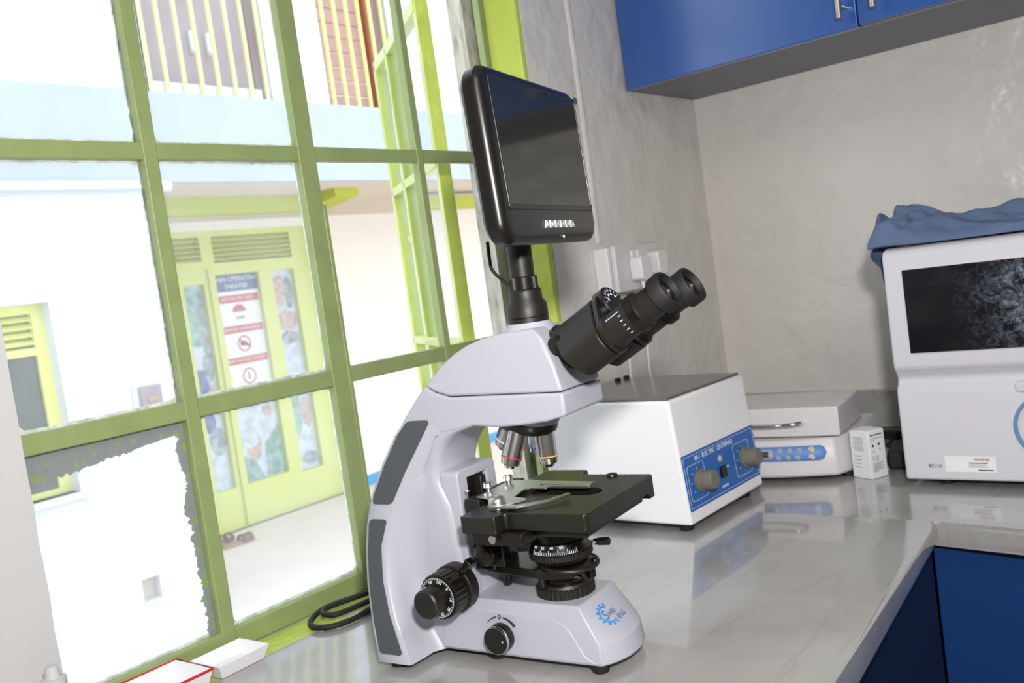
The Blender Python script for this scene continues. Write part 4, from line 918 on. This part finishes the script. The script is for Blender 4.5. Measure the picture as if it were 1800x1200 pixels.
for A, B in zip(rings, rings[1:]):
    n = len(A)
    for k in range(n): bm.faces.new((A[k], A[(k+1) % n], B[(k+1) % n], B[k]))
bm.faces.new(rings[0]); bm.faces.new(rings[-1])
bs = link('base', bm, 'white_enamel', ms, bevel=0.0016, seg=3, angle=24)
for s_ in (-1, 1):     # raised skirt panels on the flanks
    bm = N(); pl = [(-0.138, 0.011), (0.052, 0.011), (0.040, 0.018), (0.026, 0.040), (0.017, 0.048), (0.004, 0.0515), (-0.085, 0.056), (-0.096, 0.062), (-0.104, 0.085), (-0.13, 0.085)]
    def hwz(z): return 0.0462 if z < 0.03 else (0.0455-(z-0.03)*0.13 if z < 0.06 else 0.0412)
    A = [bm.verts.new((u, s_*(hwz(z)+0.0009), z)) for u, z in pl]; B = [bm.verts.new((u, s_*(hwz(z)-0.004), z)) for u, z in pl]
    bm.faces.new(A); bm.faces.new(B[::-1]); n = len(A)
    for k in range(n): bm.faces.new((A[k], A[(k+1) % n], B[(k+1) % n], B[k]))
    link('side_panel', bm, 'white_enamel', bs, bevel=0.0008)
for u, w_ in ((-0.177, -0.078), (-0.177, 0.078), (0.050, -0.036), (0.050, 0.036)):
    bm = N(); lathe(bm, (u, w_, 0), Z3, [(0, 0.0085), (0.006, 0.0100), (0.0085, 0.0100)], 18); link('foot', bm, 'rubber', ms)
# grip inlays on both flanks of the arm
def grip(z0, z1, s_):
    bm = N(); n = 110; A = []; B = []
    for k in range(n+1):
        t = k/n; z = z0+(z1-z0)*t; e = min(t, 1-t)*(z1-z0)
        ins = 0.0055 if e >= 0.004 else 0.0055+0.004-math.sqrt(max(0, 0.004**2-(0.004-e)**2))
        y = s_*(WB(z)+0.0006)
        A.append(bm.verts.new((lerp(UB, z)+ins+0.0015, y, z))); B.append(bm.verts.new((lerp(UR, z)-ins, y, z)))
    for k in range(n): bm.faces.new((A[k], A[k+1], B[k+1], B[k]))
    o = link('grip_inlay', bm, 'panel_grey', arm, solid=0.001, smooth=False); o['label'] = 'dark grey grip inlay'
for s_ in (-1, 1): grip(0.1735, 0.2615, s_); grip(0.0175, 0.1575, s_)
# guide housing with rack
bm = N(); prism(bm, rrect(-0.0365, 0.0365, 0.05, 0.2035, 0.007), (-0.118, 0, 0), Y3, Z3, X3, 0.024, [rect(-0.0185, 0.0185, 0.066, 0.1925)]); link('guide_housing', bm, 'white_enamel', arm, bevel=0.0022, seg=3)
bm = N(); box(bm, -0.108, -0.0985, -0.018, 0.018, 0.062, 0.1925); link('rack', bm, 'black', ms, bevel=0.001)
bm = N(); box(bm, -0.1065, -0.090, 0.0, 0.010, 0.11, 0.190); link('rack_guide', bm, 'black_matt', ms, bevel=0.001)
# focus knobs
def focus(s_):
    o = (-0.109, s_*0.040, 0.080); d = (0, s_, 0)
    bm = N(); lathe(bm, o, d, [(0, 0.0262), (0.014, 0.0262), (0.0145, 0.0245)], 44); link('tension_ring', bm, 'black_matt', ms, bevel=0.0006)
    bm = N(); gear_cyl(bm, o, d, 0.0155, 0.0375, 0.0245, 26, 0.0009); ck = link('coarse_knob', bm, 'black', ms)
    bm = N(); lathe(bm, o, d, [(0.030, 0.0225), (0.0392, 0.0222), (0.0396, 0.0205), (0.0396, 0.0)], 44); link('scale_ring', bm, 'black', ck)
    bm = N(); lathe(bm, o, d, [(0.0394, 0.0212), (0.0399, 0.0212), (0.0399, 0.0204), (0.0394, 0.0204)], 44); link('scale_line', bm, 'grey_key', ck)
    bm = N(); lathe(bm, o, d, [(0.038, 0.0125), (0.050, 0.0155), (0.060, 0.0152), (0.0618, 0.0135), (0.0612, 0.0)], 36); link('fine_knob', bm, 'black_matt', ck)
    if s_ < 0:
        bm = N(); cen_ = Vector(o)+Vector(d)*0.009
        mt = Matrix.Translation(cen_) @ Matrix.Rotation(R(-50), 4, 'Y')
        box(bm, 0.020, 0.041, -0.0055, 0.0055, -0.0042, 0.0042, mt); link('tension_lever', bm, 'black', ck, bevel=0.0012)
        for k, t_ in enumerate(('80', '90', '100', '0', '10', '20', '30', '40')):
            a = R(150-38*k); p_ = Vector(o)+Vector(d)*0.0397+Vector((math.cos(a), 0, math.sin(a)))*0.0172
            if k in (6, 7): pass
            rr = Vector((math.sin(a), 0, -math.cos(a))); uu = Vector((math.cos(a), 0, math.sin(a)))
            text(t_, 0.0048, p_, rr, uu, 'mark', ck, align='CENTER')
        for k in range(40):
            a = 2*math.pi*k/40; uu = Vector((math.cos(a), 0, math.sin(a))); rr = Vector((math.sin(a), 0, -math.cos(a)))
            bm = N(); prism(bm, rect(-0.0002, 0.0002, 0.0190, 0.0203), Vector(o)+Vector(d)*0.0397, rr, uu, Vector(d), 0.0002); link('tick', bm, 'mark', ck, smooth=False)
focus(-1); focus(1)
# lamp intensity knob
o = Vector((-0.057, -0.0468, 0.030)); d = Vector((0, -1, 0))
bm = N(); lathe(bm, o, d, [(0, 0.0150), (0.012, 0.0150), (0.0135, 0.0140), (0.0138, 0.0)], 40); lk = link('brightness_knob', bm, 'black', bs)
bm = N(); lathe(bm, o, d, [(0.0105, 0.01515), (0.0118, 0.01515), (0.0132, 0.01455)], 40); link('chrome_band', bm, 'chrome', lk)
bm = N(); cyl(bm, o+d*0.0137+Vector((0.009, 0, 0.000)), o+d*0.0142+Vector((0.009, 0, 0.0)), 0.0009, 10); link('pointer_dot', bm, 'mark', lk)
for a0, a1_, w0, w1 in ((140, 102, 0.0002, 0.0006), (78, 35, 0.0005, 0.0014)):
    bm = N(); pa = []; pb = []
    for k in range(11):
        t = k/10; a = R(a0+(a1_-a0)*t); hw_ = w0+(w1-w0)*(t if a0 < 120 else t)
        pa.append((0.0215+hw_, a)); pb.append((0.0215-hw_, a))
    poly = [(r_*math.cos(a), r_*math.sin(a)) for r_, a in pa] + [(r_*math.cos(a), r_*math.sin(a)) for r_, a in pb[::-1]]
    prism(bm, poly, o+Vector((0, -0.0004, 0)), X3, Z3, Y3, -0.0004); link('dial_mark', bm, 'ink', bs, smooth=False)
bm = N(); prism(bm, circ(0.0, 0.0216, 0.0021, 16), o+Vector((0, -0.0004, 0)), X3, Z3, Y3, -0.0004, [circ(0.0, 0.0216, 0.0014, 16)]); link('dial_mark', bm, 'ink', bs, smooth=False)
# logo on the sloping front
Pl = Vector((0.0375, 0, 0.064)); dn = Vector((0.0385, 0, -0.034)).normalized(); nr_ = Vector((0, 1, 0)).cross(-dn)
def lg(a, b, q=0.0): return Pl + Vector((0, a, 0)) + dn*b + nr_*q
gear = []; cx, cy, ro, ri_, rt = -0.0135, 0.0215, 0.0108, 0.0088, 0.0140
outer = []
for k in range(0, 9):
    a = R(62+29*k)
    for da, rr in ((-10, ro), (-6, ro), (-6, rt), (6, rt), (6, ro), (10, ro)): outer.append((cx+rr*math.cos(a+R(da)), -cy+rr*math.sin(a+R(da))))
inner = [(cx+ri_*math.cos(R(a)), -cy+ri_*math.sin(R(a))) for a in range(304, 51, -12)]
def stick(o):
    for v in o.data.vertices: v.co.x = usurf(v.co.y, v.co.z) + 0.0007
bm = N(); prism(bm, outer+inner, lg(0, 0, 0.0), Y3, -dn, nr_, 0.0003); stick(link('logo_gear', bm, 'logo', bs, smooth=False))
stick(text('S', 0.0165, lg(cx-0.0070, cy, 0.0), Y3, -dn, 'logo2', bs)); stick(text('HRI', 0.0090, lg(cx+0.0005, cy+0.0005, 0.0), Y3, -dn, 'logo2', bs)); stick(text('ENG', 0.0082, lg(cx+0.0090, cy+0.0085, 0.0), Y3, -dn, 'logo2', bs))
# illuminator
bm = N(); gear_cyl(bm, (0, 0, 0.060), Z3, 0.004, 0.0165, 0.0310, 36, 0.0009); il = link('illuminator_ring', bm, 'black_matt', ms)
bm = N(); lathe(bm, (0, 0, 0.060), Z3, [(0.0160, 0.0296), (0.0195, 0.0282), (0.0195, 0.0268), (0.0180, 0.0266)], 48); link('rim', bm, 'black_matt', il)
bm = N(); lathe(bm, (0, 0, 0.0765), Z3, [(0, 0.0268), (0.0015, 0.0266), (0.0008, 0.0203)], 48); link('reflector_ring', bm, 'ring_glass', il)
bm = N(); prism(bm, circ(0, 0, 0.0203, 40), (0, 0, 0.0765), X3, Y3, Z3, 0.0035, [circ(0, 0, 0.0184, 40)]); link('lens_rim', bm, 'black', il)
bm = N(); lathe(bm, (0, 0, 0.0760), Z3, [(0, 0.0184), (0.0018, 0.0183), (0.0026, 0.010), (0.003, 0)], 40); link('field_lens', bm, 'ring_glass', il)
# condenser
bm = N(); lathe(bm, (0, 0, 0.100), Z3, [(0, 0.025), (0.002, 0.0285), (0.007, 0.0325)], 44); gear_cyl(bm, (0, 0, 0.100), Z3, 0.006, 0.0135, 0.0338, 56, 0.0006); cd = link('condenser', bm, 'black_matt', ms)
bm = N(); lathe(bm, (0, 0, 0.113), Z3, [(0, 0.0325), (0.0008, 0.0325), (0.0105, 0.0296), (0.011, 0.026), (0.026, 0.024), (0.034, 0.020)], 44); link('condenser_body', bm, 'black', cd)
for k in range(26):
    a = R(-118+3.6*k); L_ = 0.0052 if k % 5 == 0 else 0.0032
    o = Vector((0.0327*math.cos(a), 0.0327*math.sin(a), 0.1142)); rr = Vector((-math.sin(a), math.cos(a), 0)); uu = Vector((-0.003*math.cos(a), -0.003*math.sin(a), 0.0097)).normalized(); nn_ = rr.cross(uu)
    bm = N(); prism(bm, rect(-0.0003, 0.0003, 0, L_), o, rr, uu, nn_, 0.0003); link('tick', bm, 'mark', cd, smooth=False)
for k, t_ in enumerate(('10', '20', '40', '60')):
    a = R(-114+19*k); o = Vector((0.0307*math.cos(a), 0.0307*math.sin(a), 0.1215)); rr = Vector((-math.sin(a), math.cos(a), 0)); uu = Vector((-0.003*math.cos(a), -0.003*math.sin(a), 0.0097)).normalized()
    text(t_, 0.0042, o, rr, uu, 'mark', cd, align='CENTER')
bm = N(); cyl(bm, (0.029, -0.004, 0.1215), (0.044, -0.004, 0.1222), 0.0016, 10); cyl(bm, (0.044, -0.004, 0.1222), (0.0475, -0.004, 0.1224), 0.0034, 12); link('centering_screw', bm, 'chrome', cd)
bm = N(); lathe(bm, (0.0470, -0.004, 0.1224), (1, 0, 0.07), [(0, 0.0034), (0.002, 0.0040), (0.0135, 0.0042), (0.0145, 0.0030)], 18); link('screw_knob', bm, 'black', cd)
bm = N(); tube(bm, [(0.008+0.030*math.cos(R(a)), 0.030*math.sin(R(a)), 0.0975-0.002*math.cos(R(a))) for a in range(-150, 100, 12)], 0.0026, 8); link('filter_ring', bm, 'black_matt', cd)
bm = N(); cyl(bm, (-0.012, -0.026, 0.099), (-0.012, -0.026, 0.093), 0.0062, 16); cyl(bm, (-0.012, -0.026, 0.094), (-0.010, -0.028, 0.088), 0.0028, 12); cyl(bm, (-0.010, -0.028, 0.089), (-0.009, -0.030, 0.079), 0.0042, 14); link('aperture_lever', bm, 'black', cd, bevel=0.0006)
# condenser holder and stage carrier
bm = N(); box(bm, -0.0985, -0.040, -0.022, 0.022, 0.128, 0.152); box(bm, -0.0985, -0.070, -0.024, 0.024, 0.092, 0.152); cr_ = link('stage_carrier', bm, 'black', ms, bevel=0.002)
bm = N(); prism(bm, [(-0.085, -0.020), (-0.06, -0.024), (-0.03, -0.030), (0.0, -0.034), (0.024, -0.024), (0.030, 0.0), (0.024, 0.024), (0.0, 0.034), (-0.03, 0.030), (-0.085, 0.020)], (0, 0, 0.0885), X3, Y3, Z3, 0.010); link('condenser_holder', bm, 'black', cr_, bevel=0.002)
bm = N(); cyl(bm, (-0.060, -0.016, 0.080), (-0.060, -0.016, 0.0885), 0.0045, 12); cyl(bm, (-0.060, -0.016, 0.0790), (-0.060, -0.016, 0.081), 0.0035, 12); cyl(bm, (-0.030, 0.01, 0.0760), (-0.030, 0.01, 0.0885), 0.0014, 8); link('lock_screw', bm, 'black', cr_)
bm = N(); cyl(bm, (0.026, 0.012, 0.079), (0.026, 0.012, 0.100), 0.005, 14); link('holder_post', bm, 'black', cr_)
# condenser focus knob
bm = N(); gear_cyl(bm, (-0.064, -0.024, 0.118), (0, -1, 0), 0.010, 0.026, 0.0130, 12, 0.0012); lathe(bm, (-0.064, -0.024, 0.118), (0, -1, 0), [(0, 0.0085), (0.010, 0.0085)], 20); lathe(bm, (-0.064, -0.024, 0.118), (0, -1, 0), [(0.0255, 0.0115), (0.030, 0.010), (0.032, 0.006), (0.0325, 0)], 28); link('condenser_knob', bm, 'black', ms)
bm = N(); box(bm, -0.082, -0.050, -0.034, -0.018, 0.100, 0.150); link('drive_block', bm, 'black', ms, bevel=0.002)
# stage
st_poly = [(-0.0555, -0.0905), (-0.016, -0.0905), (-0.0145, -0.0885), (-0.0140, -0.0755), (-0.012, -0.0735), (0.075, -0.0735), (0.0785, -0.0700), (0.0785, 0.0780), (0.0760, 0.0810), (-0.008, 0.0810), (-0.010, 0.0850), (-0.011, 0.0990), (-0.014, 0.1015), (-0.060, 0.1015), (-0.064, 0.097), (-0.066, 0.040), (-0.0660, -0.02), (-0.0575, -0.03), (-0.0580, -0.0875)]
slot = []
for cx_, a0 in ((0.038, -90), (-0.016, 90)):
    for k in range(9): a = R(a0+180*k/8); slot.append((cx_+0.0145*math.cos(a), 0.009+0.0145*math.sin(a)))
bm = N(); prism(bm, st_poly, (0, 0, 0.1535), X3, Y3, Z3, 0.0175, [slot])
sg_ = link('stage', bm, 'stage', ms, bevel=0.0012, smooth=True)
bm = N(); box(bm, 0.010, 0.070, -0.062, 0.066, 0.1445, 0.1533); box(bm, -0.05, 0.010, -0.085, 0.06, 0.1405, 0.1533); link('lower_slide', bm, 'black', sg_, bevel=0.0015)
bm = N(); box(bm, 0.062, 0.078, 0.068, 0.080, 0.147, 0.1536); link('end_stop', bm, 'black', sg_, bevel=0.001)
bm = N(); lathe(bm, (0.033, 0.073, 0.1712), Z3, [(0, 0.0065), (0.002, 0.006), (0.003, 0.003)], 20); link('stage_cap', bm, 'black', sg_)
for k in range(10):
    u = 0.060-0.0075*k; bm = N(); prism(bm, rect(u, u+0.0006, 0.0765, 0.0795 if k % 2 else 0.0805), (0, 0, 0.1712), X3, Y3, Z3, 0.0002); link('tick', bm, 'grey_key', sg_, smooth=False)
for k in range(5):
    w_ = 0.060+0.007*k; bm = N(); prism(bm, rect(-0.0635, -0.0605, w_, w_+0.0006), (0, 0, 0.1712), X3, Y3, Z3, 0.0002); link('tick', bm, 'grey_key', sg_, smooth=False)
bm = N(); cyl(bm, (-0.020, -0.0905, 0.149), (-0.020, -0.0918, 0.149), 0.0042, 16); link('stage_screw', bm, 'steel', sg_)
# specimen holder
hp = [(-0.073, -0.036), (-0.060, -0.040), (-0.048, -0.046), (-0.044, -0.056), (-0.036, -0.067), (-0.022, -0.068), (-0.008, -0.052), (-0.004, -0.045), (-0.009, -0.039), (-0.026, -0.034), (-0.032, -0.004), (-0.028, 0.001), (-0.008, 0.0), (-0.006, 0.008), (-0.022, 0.011), (-0.024, 0.0185), (0.036, 0.0180), (0.038, 0.0275), (-0.032, 0.0310), (-0.050, 0.036), (-0.073, 0.030)]
bm = N(); prism(bm, hp, (0, 0, 0.1752), X3, Y3, Z3, 0.0016); ho = link('slide_holder', bm, 'silver', sg_, bevel=0.0005)
bm = N(); prism(bm, [(-0.022, 0.0135), (0.036, 0.0135), (0.036, 0.0182), (-0.022, 0.0185)], (0, 0, 0.1725), X3, Y3, Z3, 0.0030); link('slide_rail', bm, 'silver', ho, bevel=0.0004)
bm = N(); lathe(bm, (-0.031, -0.0585, 0.1715), Z3, [(0, 0.0100), (0.0035, 0.0105), (0.0040, 0.0085), (0.0075, 0.0092), (0.0105, 0.0080), (0.0125, 0.0050), (0.0125, 0.0022), (0.0110, 0.0020)], 32); link('pivot_nut', bm, 'silver', ho)
ap = [(-0.031, -0.0690), (-0.012, -0.0705), (0.000, -0.0690), (0.004, -0.0640), (0.022, -0.046), (0.0315, -0.0185), (0.0310, -0.0165), (0.0275, -0.0155), (0.018, -0.041), (0.001, -0.0565), (-0.006, -0.0610), (-0.031, -0.0600)]
bm = N(); prism(bm, ap, (0, 0, 0.1738), X3, Y3, Z3, 0.0026); link('clip_arm', bm, 'silver', ho, bevel=0.0005)
for u, w_ in ((-0.073, -0.012), (-0.066, 0.018)):
    bm = N(); gear_cyl(bm, (u, w_, 0.1768), Z3, 0.003, 0.0095, 0.0052, 14, 0.0007); lathe(bm, (u, w_, 0.1760), Z3, [(0, 0.0030), (0.004, 0.0030)], 12); link('thumb_screw', bm, 'chrome', ho)
bm = N(); box(bm, -0.085, -0.066, -0.042, 0.050, 0.1600, 0.1750); link('x_guide', bm, 'black_matt', sg_, bevel=0.001)
bm = N(); cyl(bm, (-0.088, -0.030, 0.1715), (-0.088, -0.030, 0.1790), 0.0014, 8); lathe(bm, (-0.088, -0.030, 0.1790), Z3, [(0, 0.0020), (0.0015, 0.0027), (0.0035, 0.0022), (0.004, 0)], 12); link('guide_pin', bm, 'chrome', sg_)
# nosepiece: turret axis leans back 15 degrees; the yellow-ring objective stands upright over the stage
B15 = R(15); apex = Vector((0, 0, 0.316)); ta = Vector((-math.sin(B15), 0, -math.cos(B15)))
e1 = Vector((math.cos(B15), 0, -math.sin(B15))); e2 = Vector((0, 1, 0))
bm = N(); lathe(bm, apex, ta, [(0.048, 0.0325), (0.060, 0.0335), (0.0655, 0.0325)], 44); link('nosepiece_mount', bm, 'white_enamel', ms)
bm = N(); lathe(bm, apex, ta, [(0.0650, 0.0310), (0.066, 0.0318), (0.0725, 0.0318), (0.0765, 0.0295), (0.0795, 0.023), (0.0805, 0.0)], 48); nz = link('nosepiece', bm, 'black', ms)
def objective(phi, L0, L1, ring, label):
    dirv = (ta*math.cos(B15) + (e1*math.cos(phi)+e2*math.sin(phi))*math.sin(B15)).normalized()
    bm = N(); lathe(bm, apex, dirv, [(0.074, 0.0102), (0.079, 0.0102), (0.0793, 0.0108), (L1-0.0105, 0.0108), (L1-0.0100, 0.0104), (L1-0.0045, 0.0096), (L1-0.0030, 0.0060), (L1-0.0005, 0.0048), (L1, 0.0030), (L1, 0.0)], 36)
    ob = link('objective', bm, 'obj', nz, angle=28)
    ob['label'] = label
    bm = N(); t = L1-0.0125; lathe(bm, apex, dirv, [(t, 0.01075), (t+0.0001, 0.0111), (t+0.0011, 0.0111), (t+0.0012, 0.01075)], 36); link('color_ring', bm, ring, ob)
objective(0, 0, 0.1165, 'yellow_ring', 'steel objective with a yellow ring')
objective(R(-90), 0, 0.1185, 'red_ring', 'steel objective with a red ring')
objective(R(90), 0, 0.1165, 'blue_ring', 'steel objective with a blue ring')
objective(R(180), 0, 0.1115, 'mark', 'steel objective with a white ring')
# binocular head
AX = R(29); ax = Vector((math.cos(AX), 0, math.sin(AX))); pp = Vector((-math.sin(AX), 0, math.cos(AX))); c0 = Vector((0.171, 0, 0.370))
def bp(s, w_, q): return c0 - ax*s + Vector((0, w_, 0)) + pp*q
def hull_section(s, side, grow=0.0):
    pts = []
    for k in range(24):
        a = 2*math.pi*k/24; pts.append((side*0.0285+(0.0185+grow)*math.cos(a), -0.001+(0.0205+grow)*math.sin(a)))
        pts.append((side*0.012+(0.016+grow)*math.cos(a), 0.026+(0.015+grow)*math.sin(a)))
    # 2-D convex hull
    P = sorted(set(pts)); lo = []; hi = []
    def cross(o, a, b): return (a[0]-o[0])*(b[1]-o[1])-(a[1]-o[1])*(b[0]-o[0])
    for p in P:
        while len(lo) > 1 and cross(lo[-2], lo[-1], p) <= 0: lo.pop()
        lo.append(p)
    for p in reversed(P):
        while len(hi) > 1 and cross(hi[-2], hi[-1], p) <= 0: hi.pop()
        hi.append(p)
    return [bp(s, a, b) for a, b in lo[:-1]+hi[:-1]]
for side in (-1, 1):
    bm = N(); S0 = hull_section(0.0775, side); S1 = hull_section(0.1205, side)
    # rear end is cut along the slope of the head
    S1 = [p - ax*(0.30*(p-c0).dot(pp)) for p in S1]
    A = [bm.verts.new(p) for p in S0]; B = [bm.verts.new(p) for p in S1]; n = len(A)
    for k in range(n): bm.faces.new((A[k], A[(k+1) % n], B[(k+1) % n], B[k]))
    bm.faces.new(A); bm.faces.new(B[::-1]); hb = link('prism_housing', bm, 'black_matt', ms, bevel=0.0012, seg=2)
    bm = N(); S0 = hull_section(0.0700, side, -0.0006); S1 = hull_section(0.0765, side, -0.0002); A = [bm.verts.new(p) for p in S0]; B = [bm.verts.new(p) for p in S1]; n = len(A)
    for k in range(n): bm.faces.new((A[k], A[(k+1) % n], B[(k+1) % n], B[k]))
    bm.faces.new(A); bm.faces.new(B[::-1]); link('housing_cover', bm, 'black', hb, bevel=0.0012, seg=2)
    o = bp(0.072, side*0.0285, 0.0); dq = ax
    bm = N(); lathe(bm, o, dq, [(-0.001, 0.0185), (0.004, 0.0185), (0.005, 0.0168), (0.030, 0.0168)], 40); et = link('eyepiece_tube', bm, 'black_matt', ms)
    bm = N(); gear_cyl(bm, o, dq, 0.030, 0.0395, 0.0193, 60, 0.0006); link('diopter_ring', bm, 'black', et)
    bm = N(); lathe(bm, o, dq, [(0.0385, 0.0180), (0.0405, 0.0175), (0.042, 0.0150), (0.061, 0.0152)], 40); link('eyepiece_barrel', bm, 'black_matt', et)
    bm = N(); lathe(bm, o, dq, [(0.0585, 0.0160), (0.060, 0.0187), (0.0715, 0.0190), (0.0735, 0.0180), (0.0735, 0.0158), (0.0700, 0.0146), (0.0660, 0.0140)], 44); link('eye_cup', bm, 'rubber', et)
    bm = N(); lathe(bm, o, dq, [(0.0640, 0.0145), (0.0655, 0.0140), (0.0690, 0.0122), (0.0690, 0.0106), (0.0670, 0.0102)], 40); link('lens_retainer', bm, 'black', et)
    bm = N(); lathe(bm, o, dq, [(0.0650, 0.0106), (0.0675, 0.0090), (0.0684, 0.004), (0.0685, 0)], 36); link('eye_lens', bm, 'lens', et)
    if side < 0:
        rr = Vector((0, 0, 0))
        for k in range(6):
            a = R(143+17*k); rad = Vector((0, 1, 0))*math.cos(a)+pp*math.sin(a); tang = -Vector((0, 1, 0))*math.sin(a)+pp*math.cos(a)
            bm = N(); L_ = 0.0022+(0.014 if k == 0 else 0); prism(bm, rect(-0.0003, 0.0003, 0.0235-L_, 0.0235) if k == 0 else rect(-0.0003, 0.0003, 0.0215, 0.0245), o+rad*0.0167, tang, ax, rad, 0.0003); link('tick', bm, 'mark', et, smooth=False)
# grey cut faces at the back of the housings and hinge
bm = N(); lathe(bm, bp(0.128, 0, 0.024), ax, [(0, 0.020), (0.050, 0.0185)], 36); link('hinge_barrel', bm, 'black_matt', ms)
bm = N(); lathe(bm, bp(0.066, 0, 0.027), ax, [(-0.012, 0.0192), (0, 0.0192), (0.0012, 0.0182), (0.0012, 0.0)], 36); hg = link('hinge_scale', bm, 'black', ms)
for k in range(9):
    a = R(170-20*k); rad = Vector((0, 1, 0))*math.cos(a)+pp*math.sin(a); tang = -Vector((0, 1, 0))*math.sin(a)+pp*math.cos(a)
    bm = N(); prism(bm, rect(-0.0002, 0.0002, 0.0135, 0.0160), bp(0.066, 0, 0.027)+ax*0.0013, tang, rad, ax, 0.0003); link('tick', bm, 'mark', hg, smooth=False)
for k, t_ in enumerate(('55', '60', '65', '70')):
    a = R(150-36*k); rad = Vector((0, 1, 0))*math.cos(a)+pp*math.sin(a); tang = Vector((0, 1, 0))*math.sin(a)-pp*math.cos(a)
    text(t_, 0.0034, bp(0.066, 0, 0.027)+ax*0.0013+rad*0.0098, tang, rad, 'mark', hg, align='CENTER')
bm = N(); lathe(bm, Vector((0.030, 0, 0.318)), ax, [(0, 0.024), (0.016, 0.024), (0.018, 0.022)], 44); link('head_flange', bm, 'black', ms)
bm = N(); lathe(bm, (0.0465, -0.030, 0.3290), (0, -1, 0.1), [(-0.006, 0.0095), (0.001, 0.0095), (0.002, 0.008)], 24); link('side_cap', bm, 'black', ms)
# camera tube
bm = N(); lathe(bm, (0, 0, 0.3505), Z3, [(0, 0.0210), (0.0065, 0.0210), (0.0070, 0.0205), (0.0075, 0.0212), (0.0195, 0.0212), (0.0255, 0.0172), (0.0345, 0.0172), (0.0360, 0.0160)], 44); tb = link('camera_tube', bm, 'black_matt', ms)
bm = N(); gear_cyl(bm, (0, 0, 0.3860), Z3, 0.0, 0.0135, 0.0146, 60, 0.0004); link('knurled_ring', bm, 'black', tb)
bm = N(); lathe(bm, (0, 0, 0.3985), Z3, [(0, 0.0124), (0.0325, 0.0128), (0.0345, 0.0128)], 36); link('tube_neck', bm, 'black_matt', tb)
bm = N(); tube(bm, smooth_path([(-0.028, -0.014, 0.440), (-0.027, -0.016, 0.422), (-0.024, -0.018, 0.410), (-0.017, -0.010, 0.397), (-0.0135, -0.006, 0.392)]), 0.0018, 8); link('signal_cable', bm, 'rubber', tb)
# monitor
mz = 0.245; rel = mz-R(-84)
hv = Vector((math.cos(rel), math.sin(rel), 0)); nv = Vector((math.sin(rel), -math.cos(rel), 0)); tau = 0.037
uv = Vector((0, 0, 1))*math.cos(tau) - nv*math.sin(tau); fn = hv.cross(uv)
pc_ = nv*0.044 + hv*0.003 + Vector((0, 0, 0.429))
MW, MH = 0.248, 0.166
bm = N(); layers = [(-0.024, -0.012, 0.016), (-0.023, -0.005, 0.020), (-0.019, -0.001, 0.022), (-0.008, 0.0, 0.020), (-0.004, -0.0015, 0.019), (-0.001, -0.0045, 0.018), (0.0, -0.0085, 0.016)]
rings = []
for dep, g, r_ in layers:
    rings.append([bm.verts.new(pc_ + hv*a + uv*b + fn*dep) for a, b in rrect(-MW/2-g, MW/2+g, -g, MH+g, r_, 7)])
for A, B in zip(rings, rings[1:]):
    n = len(A)
    for k in range(n): bm.faces.new((A[k], A[(k+1) % n], B[(k+1) % n], B[k]))
bm.faces.new(rings[0]); bm.faces.new(rings[-1]); mo = link('monitor', bm, 'monitor', ms, angle=30)
def mpatch(poly, m, d0, d1, name, holes=(), par=mo, bev=0.0):
    bm = N(); prism(bm, poly, pc_+fn*d0, hv, uv, fn, d1-d0, holes); return link(name, bm, m, par, smooth=False, bevel=bev)
mpatch(rrect(-0.109, 0.1145, 0.0325, 0.1575, 0.003), 'monitor', 0.0, 0.0012, 'screen_rim', [rrect(-0.1065, 0.112, 0.0375, 0.155, 0.002)], bev=0.0004)
mpatch(rect(-0.1067, 0.1122, 0.0373, 0.1552), 'screen', 0.0, 0.0006, 'screen')
xs = [-0.033+0.0143*k for k in range(7)]
for k in range(6):
    a, b = xs[k], xs[k+1]; ta_ = 0.005 if k == 0 else 0; tb_ = 0.006 if k == 5 else 0
    bt_ = mpatch([(a+0.0004, 0.0145), (b-0.0002, 0.0145), (b-0.0002-tb_, 0.0225), (a+0.0004+ta_, 0.0225)], 'steel', 0.0, 0.0010, 'button', bev=0.0004); bt_['label'] = 'small silver menu button'
    mpatch([(a-0.0005, 0.0146), (a+0.0022, 0.0146), (a+0.0020, 0.0224), (a-0.0007, 0.0224)] if k else [(a, 0.0146), (a+0.0025, 0.0146), (a+0.0060, 0.0222), (a+0.0045, 0.0222)], 'mark', 0.0004, 0.0014, 'button_gap')
    tri = [(a+0.006, 0.0165), (a+0.010, 0.0165), (a+0.008, 0.0205)] if k in (0, 5) else ([(a+0.005, 0.0165), (a+0.0095, 0.0165), (a+0.0095, 0.0205), (a+0.005, 0.0205)] if k == 1 else [(a+0.0055, 0.0185), (a+0.0090, 0.0165), (a+0.0090, 0.0205)])
    mpatch(tri, 'mark', 0.0008, 0.0013, 'symbol')
mpatch(rect(0.0125, 0.0150, 0.0085, 0.0120), 'panel_grey', 0.0, 0.0004, 'sensor_window'); mpatch(circ(0.0145, 0.0055, 0.0016, 12), 'mark', 0.0, 0.0010, 'indicator')
mpatch(rect(0.1150, 0.1245, 0.1530, 0.1600), 'green_tab', 0.0004, 0.0010, 'film_tab')['label'] = 'green film tab'
